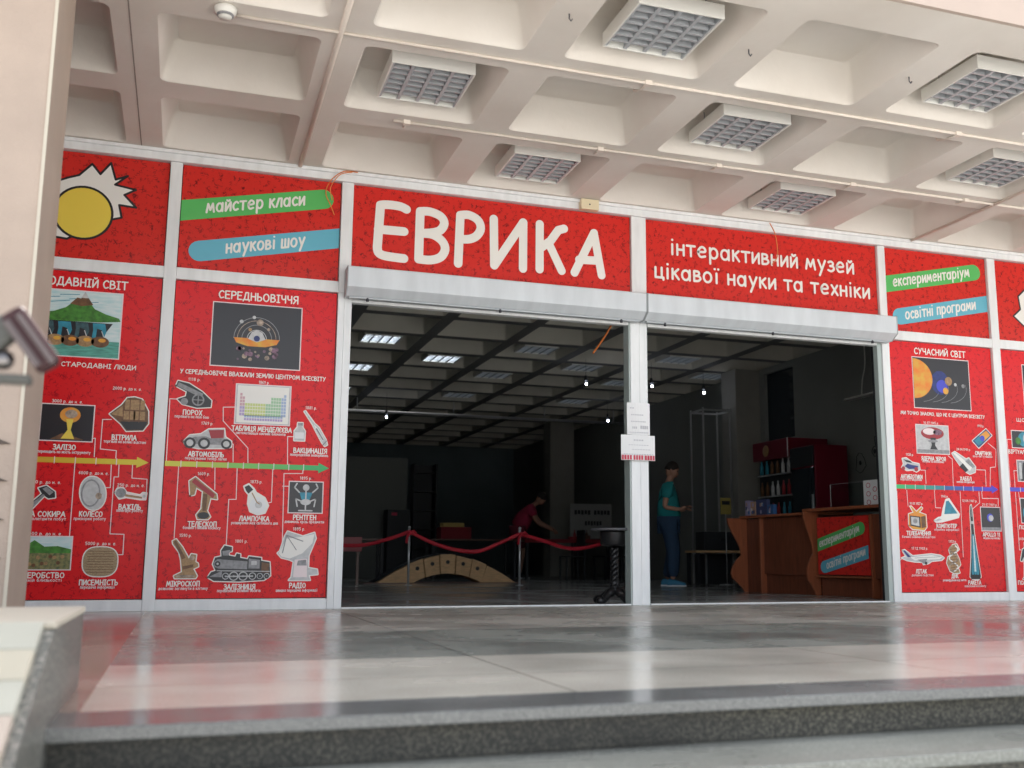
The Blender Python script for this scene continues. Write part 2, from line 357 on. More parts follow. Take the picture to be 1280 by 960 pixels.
# ------------------------------------------------------------------ hand lettering made of round-ended strokes
def _e(cx, cy, rx, ry, n=14, a0=0.0, a1=360.0):
    return [(cx + rx * math.cos(R(a0 + (a1 - a0) * i / n)), cy + ry * math.sin(R(a0 + (a1 - a0) * i / n))) for i in range(n + 1)]
def _s(*p):
    """Catmull-Rom curve through the points"""
    p = list(p); q = [p[0]] + p + [p[-1]]; out = []
    for i in range(1, len(q) - 2):
        for t in (0, .25, .5, .75):
            o = []
            for k in (0, 1):
                a, b, c, d = q[i - 1][k], q[i][k], q[i + 1][k], q[i + 2][k]
                o.append(.5 * (2 * b + (c - a) * t + (2 * a - 5 * b + 4 * c - d) * t * t + (3 * b - a - 3 * c + d) * t ** 3))
            out.append(tuple(o))
    return ('s', out + [p[-1]])
def _l(*p): return ('l', list(p))
GL = {
 'А': (.74, [_l((0, 0), (.4, 1), (.72, 0)), _l((.13, .34), (.6, .34))]),
 'Б': (.64, [_l((.58, 1), (.05, 1), (.05, 0)), _s((.05, .55), (.42, .52), (.58, .28), (.4, .03), (.05, 0))]),
 'В': (.64, [_l((.05, 0), (.05, 1)), _s((.05, 1), (.4, .97), (.5, .76), (.35, .57), (.05, .53)), _s((.05, .53), (.45, .5), (.6, .27), (.42, .04), (.05, 0))]),
 'Г': (.58, [_l((.05, 0), (.05, 1), (.55, 1))]),
 'Д': (.78, [_l((0, -.16), (0, .03), (.75, .03), (.75, -.16)), _l((.12, .03), (.3, 1), (.62, 1), (.62, .03))]),
 'Е': (.6, [_l((.56, 1), (.05, 1), (.05, 0), (.56, 0)), _l((.05, .53), (.48, .53))]),
 'Є': (.62, [_s((.6, .85), (.35, 1), (.08, .75), (.05, .4), (.25, .03), (.6, .12)), _l((.1, .52), (.45, .52))]),
 'Ж': (.92, [_l((.45, 0), (.45, 1)), _l((.05, 1), (.42, .5), (.05, 0)), _l((.85, 1), (.48, .5), (.85, 0))]),
 'З': (.56, [_s((.05, .9), (.3, 1), (.5, .8), (.38, .57), (.2, .53)), _s((.2, .53), (.5, .48), (.55, .2), (.3, 0), (.02, .1))]),
 'И': (.68, [_l((.05, 1), (.05, 0), (.62, 1), (.62, 0))]),
 'Й': (.68, [_l((.05, 1), (.05, 0), (.62, 1), (.62, 0)), _s((.18, 1.26), (.33, 1.14), (.48, 1.26))]),
 'І': (.42, [_l((.2, 0), (.2, 1)), _l((.02, 1), (.38, 1)), _l((.02, 0), (.38, 0))]),
 'Ї': (.42, [_l((.2, 0), (.2, 1)), _l((.02, 0), (.38, 0)), _l((.08, 1.2), (.09, 1.2)), _l((.32, 1.2), (.33, 1.2))]),
 'К': (.62, [_l((.05, 0), (.05, 1)), _l((.55, 1), (.05, .45)), _l((.2, .6), (.58, 0))]),
 'Л': (.66, [_l((0, 0), (.28, 1), (.6, 1), (.6, 0))]),
 'М': (.9, [_l((0, 0), (.15, 1), (.42, .25), (.7, 1), (.85, 0))]),
 'Н': (.66, [_l((.05, 0), (.05, 1)), _l((.6, 0), (.6, 1)), _l((.05, .52), (.6, .52))]),
 'О': (.78, [('s', _e(.38, .5, .34, .5))]),
 'П': (.66, [_l((.05, 0), (.05, 1), (.6, 1), (.6, 0))]),
 'Р': (.6, [_l((.05, 0), (.05, 1)), _s((.05, 1), (.45, .97), (.58, .75), (.42, .52), (.05, .47))]),
 'С': (.62, [_s((.6, .85), (.38, 1), (.1, .75), (.05, .4), (.25, .03), (.6, .13))]),
 'Т': (.7, [_l((0, 1), (.7, 1)), _l((.35, 1), (.35, 0))]),
 'У': (.64, [_l((.05, 1), (.32, .45)), _l((.6, 1), (.15, 0))]),
 'Ф': (.86, [_l((.42, -.05), (.42, 1.05)), ('s', _e(.42, .52, .38, .3))]),
 'Х': (.66, [_l((.05, 1), (.6, 0)), _l((.6, 1), (.05, 0))]),
 'Ц': (.74, [_l((.05, 1), (.05, .02), (.58, .02), (.58, 1)), _l((.58, .02), (.72, .02), (.72, -.18))]),
 'Ч': (.62, [_s((.05, 1), (.07, .6), (.25, .45), (.55, .55)), _l((.55, 1), (.55, 0))]),
 'Ш': (.92, [_l((.05, 1), (.05, 0), (.85, 0), (.85, 1)), _l((.45, 1), (.45, 0))]),
 'Щ': (1.0, [_l((.05, 1), (.05, 0), (.95, 0), (.95, -.18)), _l((.45, 1), (.45, 0)), _l((.85, 1), (.85, 0))]),
 'Ь': (.6, [_l((.05, 1), (.05, 0)), _s((.05, .52), (.42, .5), (.55, .27), (.4, .03), (.05, 0))]),
 'Ю': (.98, [_l((.05, 0), (.05, 1)), _l((.05, .5), (.3, .5)), ('s', _e(.62, .5, .3, .5))]),
 'Я': (.64, [_l((.58, 0), (.58, 1)), _s((.58, 1), (.2, .97), (.06, .75), (.2, .52), (.58, .47)), _l((.35, .48), (.03, 0))]),
 'A': None, 'P': None, 'O': None,
 'L': (.56, [_l((.05, 1), (.05, 0), (.52, 0))]),
 '0': (.62, [('s', _e(.3, .5, .25, .5))]), '1': (.4, [_l((.05, .8), (.22, 1), (.22, 0))]),
 '2': (.6, [_s((.06, .8), (.3, 1), (.52, .75), (.3, .35), (.05, 0)), _l((.05, 0), (.55, 0))]),
 '3': (.56, [_s((.05, .9), (.3, 1), (.5, .8), (.38, .57), (.2, .53)), _s((.2, .53), (.5, .48), (.55, .2), (.3, 0), (.02, .1))]),
 '4': (.62, [_l((.42, 0), (.42, 1), (.05, .35), (.58, .35))]),
 '5': (.6, [_l((.52, 1), (.12, 1), (.08, .55)), _s((.08, .55), (.4, .6), (.54, .3), (.35, .02), (.05, .08))]),
 '6': (.6, [_s((.45, 1), (.1, .6), (.08, .2), (.3, 0), (.52, .22), (.35, .48), (.1, .35))]),
 '7': (.6, [_l((.05, 1), (.55, 1), (.22, 0))]),
 '8': (.58, [('s', _e(.28, .75, .19, .24)), ('s', _e(.28, .25, .24, .26))]),
 '9': (.58, [_s((.5, .7), (.3, .5), (.08, .7), (.28, 1), (.5, .75), (.42, .3), (.2, 0))]),
 '.': (.25, [_l((.1, .02), (.11, .02))]), ',': (.25, [_l((.14, .06), (.08, -.14))]), "'": (.25, [_l((.1, 1.05), (.1, .82))]),
 'а': (.62, [('s', _e(.27, .32, .24, .32)), _l((.53, .66), (.53, 0))]),
 'б': (.6, [('s', _e(.28, .3, .24, .3)), _s((.04, .3), (.08, .7), (.28, .9), (.5, 1))]),
 'е': (.6, [_s((.06, .34), (.5, .38), (.46, .6), (.25, .66), (.05, .38), (.18, .03), (.5, .08))]),
 'р': (.6, [_l((.06, .66), (.06, -.35)), ('s', _e(.3, .33, .24, .33))]),
 'у': (.56, [_l((.05, .66), (.28, .05)), _l((.52, .66), (.12, -.35))]),
 'і': (.22, [_l((.1, .64), (.1, 0)), _l((.1, .93), (.11, .93))]),
 'ї': (.3, [_l((.14, .64), (.14, 0)), _l((.02, .93), (.03, .93)), _l((.26, .93), (.27, .93))]),
 'ф': (.8, [_l((.4, -.35), (.4, .95)), ('s', _e(.4, .33, .35, .33))]),
}
GL['A'] = GL['А']; GL['P'] = GL['Р']; GL['O'] = GL['О']
for ch in 'вгджзийклмнопстхцчшщьюяє':
    a, st = GL[ch.upper()]
    GL[ch] = (a * .74, [(k, [(x * .74, y * .66) for x, y in p]) for k, p in st])

def ribbon2d(mb, pts, w, mt, y, n=5):
    """one flat stroke in a plane y = const, round at both ends"""
    k = w / 2
    if len(pts) == 2:
        (x0, z0), (x1, z1) = pts; a = math.atan2(z1 - z0, x1 - x0)
        poly = [(x1 + k * math.cos(a - PI / 2 + PI * i / n), y, z1 + k * math.sin(a - PI / 2 + PI * i / n)) for i in range(n + 1)]
        poly += [(x0 + k * math.cos(a + PI / 2 + PI * i / n), y, z0 + k * math.sin(a + PI / 2 + PI * i / n)) for i in range(n + 1)]
        mb.face(poly, mt); return
    L = []; Rr = []
    for i, p in enumerate(pts):
        a = pts[max(i - 1, 0)]; b = pts[min(i + 1, len(pts) - 1)]
        if i in (0, len(pts) - 1) and math.hypot(pts[0][0] - pts[-1][0], pts[0][1] - pts[-1][1]) < 1e-6:
            a = pts[-2]; b = pts[1]
        d = Vector((b[0] - a[0], b[1] - a[1])); d = d.normalized() if d.length > 1e-9 else Vector((1, 0))
        L.append((p[0] - d.y * k, p[1] + d.x * k)); Rr.append((p[0] + d.y * k, p[1] - d.x * k))
    for i in range(len(pts) - 1):
        mb.face([(L[i][0], y, L[i][1]), (L[i + 1][0], y, L[i + 1][1]), (Rr[i + 1][0], y, Rr[i + 1][1]), (Rr[i][0], y, Rr[i][1])], mt)
    if math.hypot(pts[0][0] - pts[-1][0], pts[0][1] - pts[-1][1]) > 1e-6:
        for e, q in ((0, 1), (-1, -2)):
            a = math.atan2(pts[e][1] - pts[q][1], pts[e][0] - pts[q][0])
            mb.face([(pts[e][0] + k * math.cos(a - PI / 2 + PI * i / n), y, pts[e][1] + k * math.sin(a - PI / 2 + PI * i / n)) for i in range(n + 1)], mt)

def text_width(t):
    return sum((GL[c][0] + .16) if c in GL else .42 for c in t) - .16
def write(mb, t, x0, x1, z, h, wt, mt, y=-.003, slope=0.0, n=4, tidy=True):
    """write t from x0 to x1 on a baseline at height z (at x0), capital height h"""
    sx = (x1 - x0) / text_width(t); x = x0
    tick = 0
    for c in t:
        if c not in GL: x += .42 * sx; continue
        adv, st = GL[c]
        for kind, pts in st:
            q = []
            for px, pz in pts:
                X = x + px * sx; q.append((X, z + pz * h + (X - x0) * slope))
            if kind == 's':
                ribbon2d(mb, q if len(q) < 9 or h > .05 else q[::2] + ([q[-1]] if (len(q) % 2 == 0) else []), wt, mt, y - .00025 * (tick % 5), n); tick += 1
            else:
                for i in range(len(q) - 1):
                    ribbon2d(mb, q[i:i + 2], wt, mt, y - .00025 * (tick % 5), n); tick += 1
        x += (adv + .16) * sx

class Pic(MB):
    """a printed picture: flat inks laid in thin layers on a board, drawn in a unit square set in the box x0..x1, z0..z1"""
    def __init__(s, x0, x1, z0, z1, y=-.001):
        super().__init__(); s.b = (x0, x1, z0, z1); s.y = y
    def P(s, u, v, lay):
        x0, x1, z0, z1 = s.b
        return (x0 + (x1 - x0) * u, s.y - .0009 * lay, z0 + (z1 - z0) * v)
    def poly(s, pts, mt, lay=2):
        s.face([s.P(u, v, lay) for u, v in pts], mt)
    def rect(s, u0, v0, u1, v1, mt, lay=2):
        s.poly([(u0, v0), (u1, v0), (u1, v1), (u0, v1)], mt, lay)
    def disc(s, u, v, r, mt, lay=2, ry=None, n=20):
        x0, x1, z0, z1 = s.b; ry = ry if ry is not None else r * (x1 - x0) / (z1 - z0)
        s.poly([(u + r * math.cos(2 * PI * i / n), v + ry * math.sin(2 * PI * i / n)) for i in range(n)], mt, lay)
    def line(s, pts, wdt, mt, lay=3):
        q = [s.P(u, v, lay) for u, v in pts]
        if len(q) == 2:
            ribbon2d(s, [(p[0], p[2]) for p in q], wdt, mt, q[0][1]); return
        for i in range(len(q) - 1):
            ribbon2d(s, [(q[i][0], q[i][2]), (q[i + 1][0], q[i + 1][2])], wdt, mt, q[0][1] - .0002 * (i % 2))
    def cut(s, pts, mt, lay=3, wdt=.016):
        """a sticker cut-out: pale outline under a filled shape"""
        cx = sum(p[0] for p in pts) / len(pts); cz = sum(p[1] for p in pts) / len(pts)
        s.line(list(pts) + [pts[0]], wdt, M_ink, 1)
        s.poly(pts, mt, lay)
    def frame(s, mt, wdt=.008):
        x0, x1, z0, z1 = s.b; du = wdt / (x1 - x0); dv = wdt / (z1 - z0)
        s.rect(-du, -dv, 1 + du, 1 + dv, M_inkp, 0)
        s.rect(0, 0, 1, 1, mt, 1)

# ------------------------------------------------------------------ ground, steps, floors
mb = MB(); mb.box(-300, 300, -300, 25, -1.6, -1.0, M_asph)
struct(mb.build('ground'))
def slab(name, x0, x1, y0, y1, z0, z1, mt, bevel=0):
    b = MB(); b.box(x0, x1, y0, y1, z0, z1, mt); return struct(b.build(name, bevel=bevel))
XR = 14.0
slab('porch_floor_grey_band', -1.43, XR, -2.65, 0.0, -.3, 0, G_mid)
slab('porch_floor_dark_band', -1.43, XR, -4.27, -2.65, -.3, 0, G_dark)
slab('porch_floor_light_band', -1.43, XR, -5.51, -4.27, -.3, 0, G_light)
slab('porch_floor_side_band', -4.6, -1.43, -5.51, 0.0, -.3, 0, G_side)
slab('porch_floor_edge', -4.6, XR, -5.79, -5.51, -.034, 0, G_edge, .004)
slab('hall_floor', -4.6, 8.3, 0.0, 22.0, -.3, 0, G_hall)
mb = MB()
yy, zz = -5.75, -.036
mb.box(-4.6, XR, -5.725, -5.51, -1.1, -.0345, G_rough)
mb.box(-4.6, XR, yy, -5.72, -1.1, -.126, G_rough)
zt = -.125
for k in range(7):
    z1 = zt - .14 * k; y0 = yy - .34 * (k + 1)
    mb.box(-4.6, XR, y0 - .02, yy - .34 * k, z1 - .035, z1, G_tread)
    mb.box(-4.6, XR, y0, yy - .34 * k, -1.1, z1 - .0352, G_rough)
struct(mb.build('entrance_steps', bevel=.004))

# ------------------------------------------------------------------ ceiling: one coffer grid over porch and hall
P_ = 1.2368; X0 = .2188; Y0 = -1.82; ZC = 3.609
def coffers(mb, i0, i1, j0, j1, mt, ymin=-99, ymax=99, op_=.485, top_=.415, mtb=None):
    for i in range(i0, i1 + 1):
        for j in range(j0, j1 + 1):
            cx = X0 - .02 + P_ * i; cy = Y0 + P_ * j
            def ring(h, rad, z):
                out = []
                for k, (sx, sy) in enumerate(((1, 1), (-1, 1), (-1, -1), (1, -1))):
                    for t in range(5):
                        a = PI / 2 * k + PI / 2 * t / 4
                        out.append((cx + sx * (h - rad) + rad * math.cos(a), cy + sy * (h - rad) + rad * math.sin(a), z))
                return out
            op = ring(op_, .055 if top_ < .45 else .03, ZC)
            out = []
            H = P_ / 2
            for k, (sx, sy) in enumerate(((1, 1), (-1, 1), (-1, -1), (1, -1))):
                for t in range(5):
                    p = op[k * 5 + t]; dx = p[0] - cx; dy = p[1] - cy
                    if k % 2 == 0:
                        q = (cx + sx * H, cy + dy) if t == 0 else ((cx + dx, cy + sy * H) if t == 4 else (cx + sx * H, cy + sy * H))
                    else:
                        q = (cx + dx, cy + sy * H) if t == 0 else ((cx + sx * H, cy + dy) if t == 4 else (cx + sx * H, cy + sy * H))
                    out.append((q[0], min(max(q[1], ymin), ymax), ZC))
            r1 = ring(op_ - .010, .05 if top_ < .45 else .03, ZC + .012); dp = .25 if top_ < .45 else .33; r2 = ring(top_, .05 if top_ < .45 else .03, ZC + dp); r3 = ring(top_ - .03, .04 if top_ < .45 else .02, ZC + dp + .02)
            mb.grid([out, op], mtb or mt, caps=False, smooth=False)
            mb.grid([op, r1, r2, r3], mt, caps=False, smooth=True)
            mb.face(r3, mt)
mb = MB()
coffers(mb, -4, 9, -1, 1, M_plast)
ye = Y0 - 1.5 * P_
mb.box(X0 - 4.52 * P_, X0 + 9.5 * P_, -3.868, ye, ZC, ZC + .35, M_plast)
struct(mb.build('porch_ceiling'))
mb = MB()
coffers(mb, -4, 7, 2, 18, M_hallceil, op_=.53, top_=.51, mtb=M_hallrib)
struct(mb.build('hall_ceiling'))
b = MB(); b.tube([(-3, 12.55, 3.34), (7.9, 12.55, 3.34)], .028, M_post, 8)
for x in (-2, 0, 2, 4, 6, 7.6): b.tube([(x, 12.55, 3.34), (x, 12.55, 3.62)], .012, M_post, 6)
tag(b.build('lighting_rail'), 'long metal rail crossing the hall under its ceiling', 'rail')
mb = MB(); mb.box(-6, XR, -3.87, 22.3, ZC + .37, 4.55, M_fascia)
mb.box(-6, XR, -3.90, -3.872, ZC, 4.55, M_fascia)
struct(mb.build('roof_slab'))

# ------------------------------------------------------------------ hall shell
def wall(x0, x1, y0, y1, z0, z1, mt, label):
    b = MB(); b.box(x0, x1, y0, y1, z0, z1, mt)
    return tag(b.build('wall'), label, 'wall')
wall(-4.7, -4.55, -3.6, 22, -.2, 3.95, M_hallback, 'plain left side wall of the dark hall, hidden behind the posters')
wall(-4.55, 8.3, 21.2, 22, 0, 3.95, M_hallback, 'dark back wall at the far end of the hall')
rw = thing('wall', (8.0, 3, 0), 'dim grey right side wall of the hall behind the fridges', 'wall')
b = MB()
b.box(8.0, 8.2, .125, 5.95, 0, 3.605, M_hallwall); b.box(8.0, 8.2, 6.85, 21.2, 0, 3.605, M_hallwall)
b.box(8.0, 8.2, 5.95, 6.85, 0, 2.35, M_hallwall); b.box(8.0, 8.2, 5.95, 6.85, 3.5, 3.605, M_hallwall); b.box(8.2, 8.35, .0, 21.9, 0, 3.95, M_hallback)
b.build('wall_body', rw)
b = MB(); b.box(8.06, 8.09, 5.95, 6.85, 2.35, 3.5, M_glassdark); b.build('window_pane', rw)
b = MB()
random.seed(3)
for k in range(9):
    cy = 3.0 + random.random() * 1.5; cz = 1.35 + random.random() * .9; r = .05 + random.random() * .1
    pts = [(7.996, cy + r * math.cos(t) * (1 + .3 * math.sin(3 * t + k)), cz + r * 1.3 * math.sin(t)) for t in [2 * PI * q / 9 for q in range(10)]]
    b.tube(pts, .006, M_dark, 5)
    b.ball((7.995, cy, cz), .035, M_dark, 8, sx=.15)
b.build('wall_drawing', rw)
wall(.4, 3.36, 14.0, 14.15, 0, 2.55, mat('partition_paint', (.17, .18, .165), .85), 'low pale partition wall at the back left of the hall')
# pillars
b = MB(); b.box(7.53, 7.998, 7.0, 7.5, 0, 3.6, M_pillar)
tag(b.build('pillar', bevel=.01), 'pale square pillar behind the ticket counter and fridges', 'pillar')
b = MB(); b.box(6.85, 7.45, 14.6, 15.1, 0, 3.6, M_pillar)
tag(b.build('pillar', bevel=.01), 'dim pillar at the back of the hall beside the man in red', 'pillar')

# ------------------------------------------------------------------ left column, pedestal, handrail
col = thing('column', (-2.6, -3.0, 0), 'beige rendered column at the left edge of the porch', 'column')
b = MB(); b.box(-3.4, -1.912, -3.4, -2.76, 0, ZC, M_col); b.build('shaft', col)
b = MB(); b.box(-1.922, -1.908, -3.406, -3.39, 0, ZC, M_coledge); b.build('corner_highlight', col)  # pale strip stands for the highlight along the column's corner
for zg in (.90, .735, .565, .40):
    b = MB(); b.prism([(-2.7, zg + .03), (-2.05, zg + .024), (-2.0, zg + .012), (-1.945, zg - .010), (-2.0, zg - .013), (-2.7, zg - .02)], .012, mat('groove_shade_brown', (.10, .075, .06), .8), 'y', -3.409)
    b.build('groove', col)
ped = thing('stair_cheek_wall', (-2.0, -5.4, 0), 'low granite stair cheek wall with cream tiles sloping down on top', 'wall')
prof = [(-4.95, 0.0), (-4.95, .225), (-5.765, .225), (-8.6, -.93), (-8.6, -1.1), (-4.95, -1.1)]
b = MB(); b.prism(prof, 1.1, G_cheek, 'x', -2.58); b.build('granite_body', ped)
b = MB(); b.box(-2.6, -1.476, -5.77, -4.94, .226, .244, M_coledge); b.build('cap', ped, .004)
sl = Vector((0, -2.835, -1.155)).normalized(); nn = Vector((0, -sl.z, sl.y)); nn = nn if nn.z > 0 else -nn
random.seed(5)
for k in range(20):
    a = Vector((0, -5.772, .226)) + sl * (.142 * k + .003); c = Vector((0, -5.772, .226)) + sl * (.142 * (k + 1) - .003)
    b = MB(); mt = M_tile[(1, 0, 1, 2, 0, 2)[k % 6]]
    t = nn * (.018 + .006 * random.random())
    for (xa, xb) in ((-2.585, -2.06), (-2.054, -1.502)):
        b.grid([[(xa, *p[1:]), (xb, *p[1:]), (xb, *q[1:]), (xa, *q[1:])] for p, q in ((a, c), (a + t, c + t))], mt, smooth=False)
    o = b.build('tile', ped, .003)
rail = thing('handrail', (-1.62, -6.3, .1), 'grey metal handrail, its sharply bent end coloured like a red reflection, beside the column', 'handrail')
M_dullrail = mat('dull_grey_rail', (.085, .085, .078), .55, .25)
M_redreflect = mat('red_reflection_steel', (.045, .018, .020), .45, .25)  # dark red colour stands for a red reflection in the steel
def flat_bar(name, a, c, wd, th, mt, bev):
    b = MB(); a = Vector(a); c = Vector(c); d = (c - a).normalized(); nrm = Vector((0, 1, 0)); p = d.cross(nrm).normalized() * wd / 2; q = nrm * th / 2
    b.grid([[e + p + q, e - p + q, e - p - q, e + p - q] for e in (a, c)], mt, smooth=False); return b.build(name, rail, bev)
flat_bar('upper_bar', (-1.86, -6.30, .50), (-1.545, -6.30, .852), .052, .05, M_dullrail, .012)
flat_bar('bent_end', (-1.552, -6.302, .872), (-1.472, -6.302, .765), .050, .056, M_redreflect, .012)
flat_bar('bent_end_streak', (-1.556, -6.334, .848), (-1.492, -6.334, .762), .014, .008, mat('reflection_streak_grey', (.11, .09, .09), .45, .25), .003)  # thin bars put in for the reflected streaks on the bent end
flat_bar('bent_end_streak', (-1.536, -6.334, .862), (-1.466, -6.334, .770), .010, .008, mat('reflection_streak_grey', (.11, .09, .09), .45, .25), .003)
flat_bar('lower_bar', (-1.9, -6.3, .738), (-1.505, -6.3, .738), .018, .04, M_dullrail, .005)
b = MB(); b.tube([(-1.80, -6.29, .56), (-1.80, -6.29, -.02)], .02, M_chrome, 14); b.build('support_post', rail)
b = MB(); b.ball((-1.558, -6.3, .776), .020, M_chrome, 16); b.build('highlight_ball', rail)  # ball put in for the bright reflection inside the bend

# ------------------------------------------------------------------ storefront frame
ZT = 3.52; ZU = 2.657; ZL = 2.563; ZB = .0843
fr = thing('storefront_frame', (1.3, 0, 0), 'white aluminium storefront frame holding red boards and two open doorways', 'frame')
def member(name, x0, x1, z0, z1, y0=-.03, y1=.05, mt=M_frame):
    b = MB(); b.box(x0, x1, y0, y1, z0, z1, mt); return b.build(name, fr, .004)
XL = -4.5
member('top_rail', XL, 9.4, ZT, ZC - .002, -.05, .06)
b = MB(); b.box(XL, 9.4, -.075, -.051, ZC - .03, ZC - .002, M_frame); b.build('cover_strip', fr, .003)
for (x0, x1) in ((-4.3, -4.09), (-2.818, -2.725), (-1.457, -1.366), (6.599, 6.699), (7.97, 8.07)):
    member('mullion', x0, x1, 0, ZT - .001)
member('mullion', -.098, 0, ZL, ZT - .001); member('mullion', 2.5465, 2.6926, 2.52, ZT - .001, -.028); member('mullion', 5.237, 5.324, ZL, ZT - .001)
member('door_jamb', -.098, -.046, 0, ZL - .001); member('door_jamb', -.044, .018, 0, 2.55, -.02)
member('door_jamb', 2.525, 2.612, 0, 2.519, -.03); member('door_jamb', 2.614, 2.690, 0, 2.519, -.026)
member('door_jamb', 5.238, 5.324, 0, ZL - .001); member('door_jamb', 5.186, 5.236, 0, 2.55, -.018, .05, M_frame_g)
b = MB(); b.box(2.512, 2.5245, -.02, .1, 0, 2.519, M_frame_g); b.box(2.6905, 2.698, -.015, .1, 0, 2.519, M_frame_g); b.build('guide_channel', fr)
for (x0, x1) in ((-4.09, -2.818), (-2.725, -1.457), (-1.366, -.098), (5.324, 6.599), (6.699, 7.97)):
    member('transom', x0, x1, ZL, ZU, -.028); member('bottom_rail', x0, x1, 0, ZB, -.027)
for (x0, x1) in ((.018, 2.511), (2.699, 5.186)):
    member('door_head', x0, x1, 2.488, 2.525, -.02, .05)
    member('threshold', x0, x1, 0, .012, -.03, .03)
    member('upper_rail', x0 - .01, x1 + .01, 2.53, ZU, -.027)
b = MB()
for (x0, x1) in ((XL, .0), (5.2, 8.0)):
    b.box(x0, x1, .055, .10, 0, ZT, M_dark)
b.box(0, 5.2, .055, .10, 2.53, ZT, M_dark)
b.box(-4.55, 8.0, .062, .12, ZT, ZC - .003, M_dark)
b.build('light_block_backing', fr)  # unseen dark backing, added to block light behind the boards
for x in (.13, 1.27, 2.4, 2.83, 3.95, 5.06):
    b = MB(); b.lathe(x, -.12, [(.012, 2.482), (.014, 2.498), (.006, 2.512)], M_seam, 10); b.build('bolt', fr)
# roller shutter boxes
def shutter(x0, x1, label):
    t = thing('shutter_box', ((x0 + x1) / 2, -.1, 2.51), label, 'shutter box', 'roller shutter boxes over the doorways')
    b = MB(); b.prism([(-.031, 2.75), (-.205, 2.75), (-.215, 2.742), (-.215, 2.578), (-.125, 2.518), (-.031, 2.518)], x1 - x0 - .012, M_box, 'x', x0 + .006); b.build('casing', t, .004)
    for x in (x0, x1 - .006):
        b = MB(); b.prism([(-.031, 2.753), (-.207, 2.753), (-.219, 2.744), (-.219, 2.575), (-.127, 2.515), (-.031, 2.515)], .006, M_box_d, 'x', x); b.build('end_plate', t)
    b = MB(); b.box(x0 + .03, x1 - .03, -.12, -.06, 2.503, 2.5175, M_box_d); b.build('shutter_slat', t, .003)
shutter(-.052, 2.612, 'long white roller shutter box over the left doorway, under the big name sign')
shutter(2.618, 5.29, 'long white roller shutter box over the right doorway, under the two-line sign')

# ------------------------------------------------------------------ red boards
G = .006
def board(root, x0, x1, z0, z1, mt):
    b = MB(); b.box(x0 + G, x1 - G, 0, .02, z0 + G, z1 - G, mt); return b.build('panel', root)
def banners(mb, x0, x1, top, bottom, tsp, bsp):
    mb2 = mb
    def arc(cx, cz, r, a0, a1): return [(cx + r * math.cos(R(a0 + (a1 - a0) * i / 10)), cz + r * math.sin(R(a0 + (a1 - a0) * i / 10))) for i in range(11)]
    s = .2013; h = .086
    zc = lambda x: 3.132 + (x - x0) * s
    e = x0 + 1.12
    poly = [(x0 + G, zc(x0) - h), *arc(e, zc(e), h * .98, -78, 102), (x0 + G, zc(x0) + h)]
    mb2.face([(x, -.002, z) for x, z in poly], M_green)
    zb = lambda x: 2.778 + (x - x0) * s
    e = x0 + .165
    poly = [(x1 - G, zb(x1) + h), *arc(e, zb(e), h * .98, 102, 282), (x1 - G, zb(x1) - h)]
    mb2.face([(x, -.002, z) for x, z in poly], M_blue)
    return s, zc, zb
def banner_board(x0, x1, label, top, tsp, bottom, bsp, seed):
    t = thing('banner_board', ((x0 + x1) / 2, 0, ZU), label, 'sign', 'red boards with slanted banners')
    board(t, x0, x1, ZU, ZT, M_red)
    b = MB(); s, zc, zb = banners(b, x0, x1, top, bottom, tsp, bsp); b.build('banner', t)
    b = MB()
    write(b, top, x0 + tsp[0], x0 + tsp[1], zc(x0 + tsp[0]) - .036, .108, .0165, M_ink, -.004, s); b.build('lettering', t); b = MB()
    write(b, bottom, x0 + bsp[0], x0 + bsp[1], zb(x0 + bsp[0]) - .036, .108, .0165, M_ink, -.004, s)
    b.build('lettering', t)
banner_board(-1.366, -.098, 'red board with green and blue banners, left of the big name sign', 'майстер класи', (.20, .967), 'наукові шоу', (.367, .983), 1)
banner_board(5.324, 6.599, 'red board with green and blue banners, right of the two-line sign', 'експериментаріум', (.104, 1.06), 'освітні програми', (.233, 1.113), 2)

def emblem_board(x0, x1, label):
    """the board carries a plain yellow disc and a pale spiky burst instead of the printed figure"""
    t = thing('emblem_board', ((x0 + x1) / 2, 0, ZU), label, 'sign', 'red boards with a yellow disc and white burst')
    board(t, x0, x1, ZU, ZT, M_red)
    cx, cz = x0 + .655, 3.03
    out = [(-.43, -.10), (-.33, -.02), (-.35, .12), (-.23, .22), (-.122, .272), (-.05, .30), (.037, .403), (.101, .326), (.172, .428), (.214, .296), (.301, .337), (.212, .254), (.367, .229), (.285, .178), (.378, .084), (.253, .092), (.277, -.009), (.15, -.05), (-.1, -.22), (-.30, -.20)]
    pts = [(cx + u, cz + v) for u, v in out]
    b = MB(); b.face([(x, -.0032, z) for x, z in pts], M_ink)
    for i in range(len(pts)):
        ribbon2d(b, [pts[i], pts[(i + 1) % len(pts)]], .017, M_black, -.0037 - .0002 * (i % 2))
    b.build('white_burst', t)
    b = MB()
    b.face([(cx + .218 * math.cos(2 * PI * i / 40), -.0046, cz + .218 * math.sin(2 * PI * i / 40)) for i in range(40)], M_black)
    b.face([(cx + .200 * math.cos(2 * PI * i / 40), -.0052, cz + .200 * math.sin(2 * PI * i / 40)) for i in range(40)], M_yel)
    b.build('yellow_disc', t)
emblem_board(-2.725, -1.457, 'red board with yellow disc and white burst, at the top left corner')
emblem_board(6.699, 7.97, 'red board with a white burst, at the top right edge')
t = thing('blank_board', (-3.45, 0, ZU), 'plain red board hidden behind the column, top row', 'sign'); board(t, -4.09, -2.818, ZU, ZT, M_red)
t = thing('blank_board', (-3.45, 0, ZB), 'plain red board hidden behind the column, bottom row', 'sign'); board(t, -4.09, -2.818, ZB, ZL, M_red2)

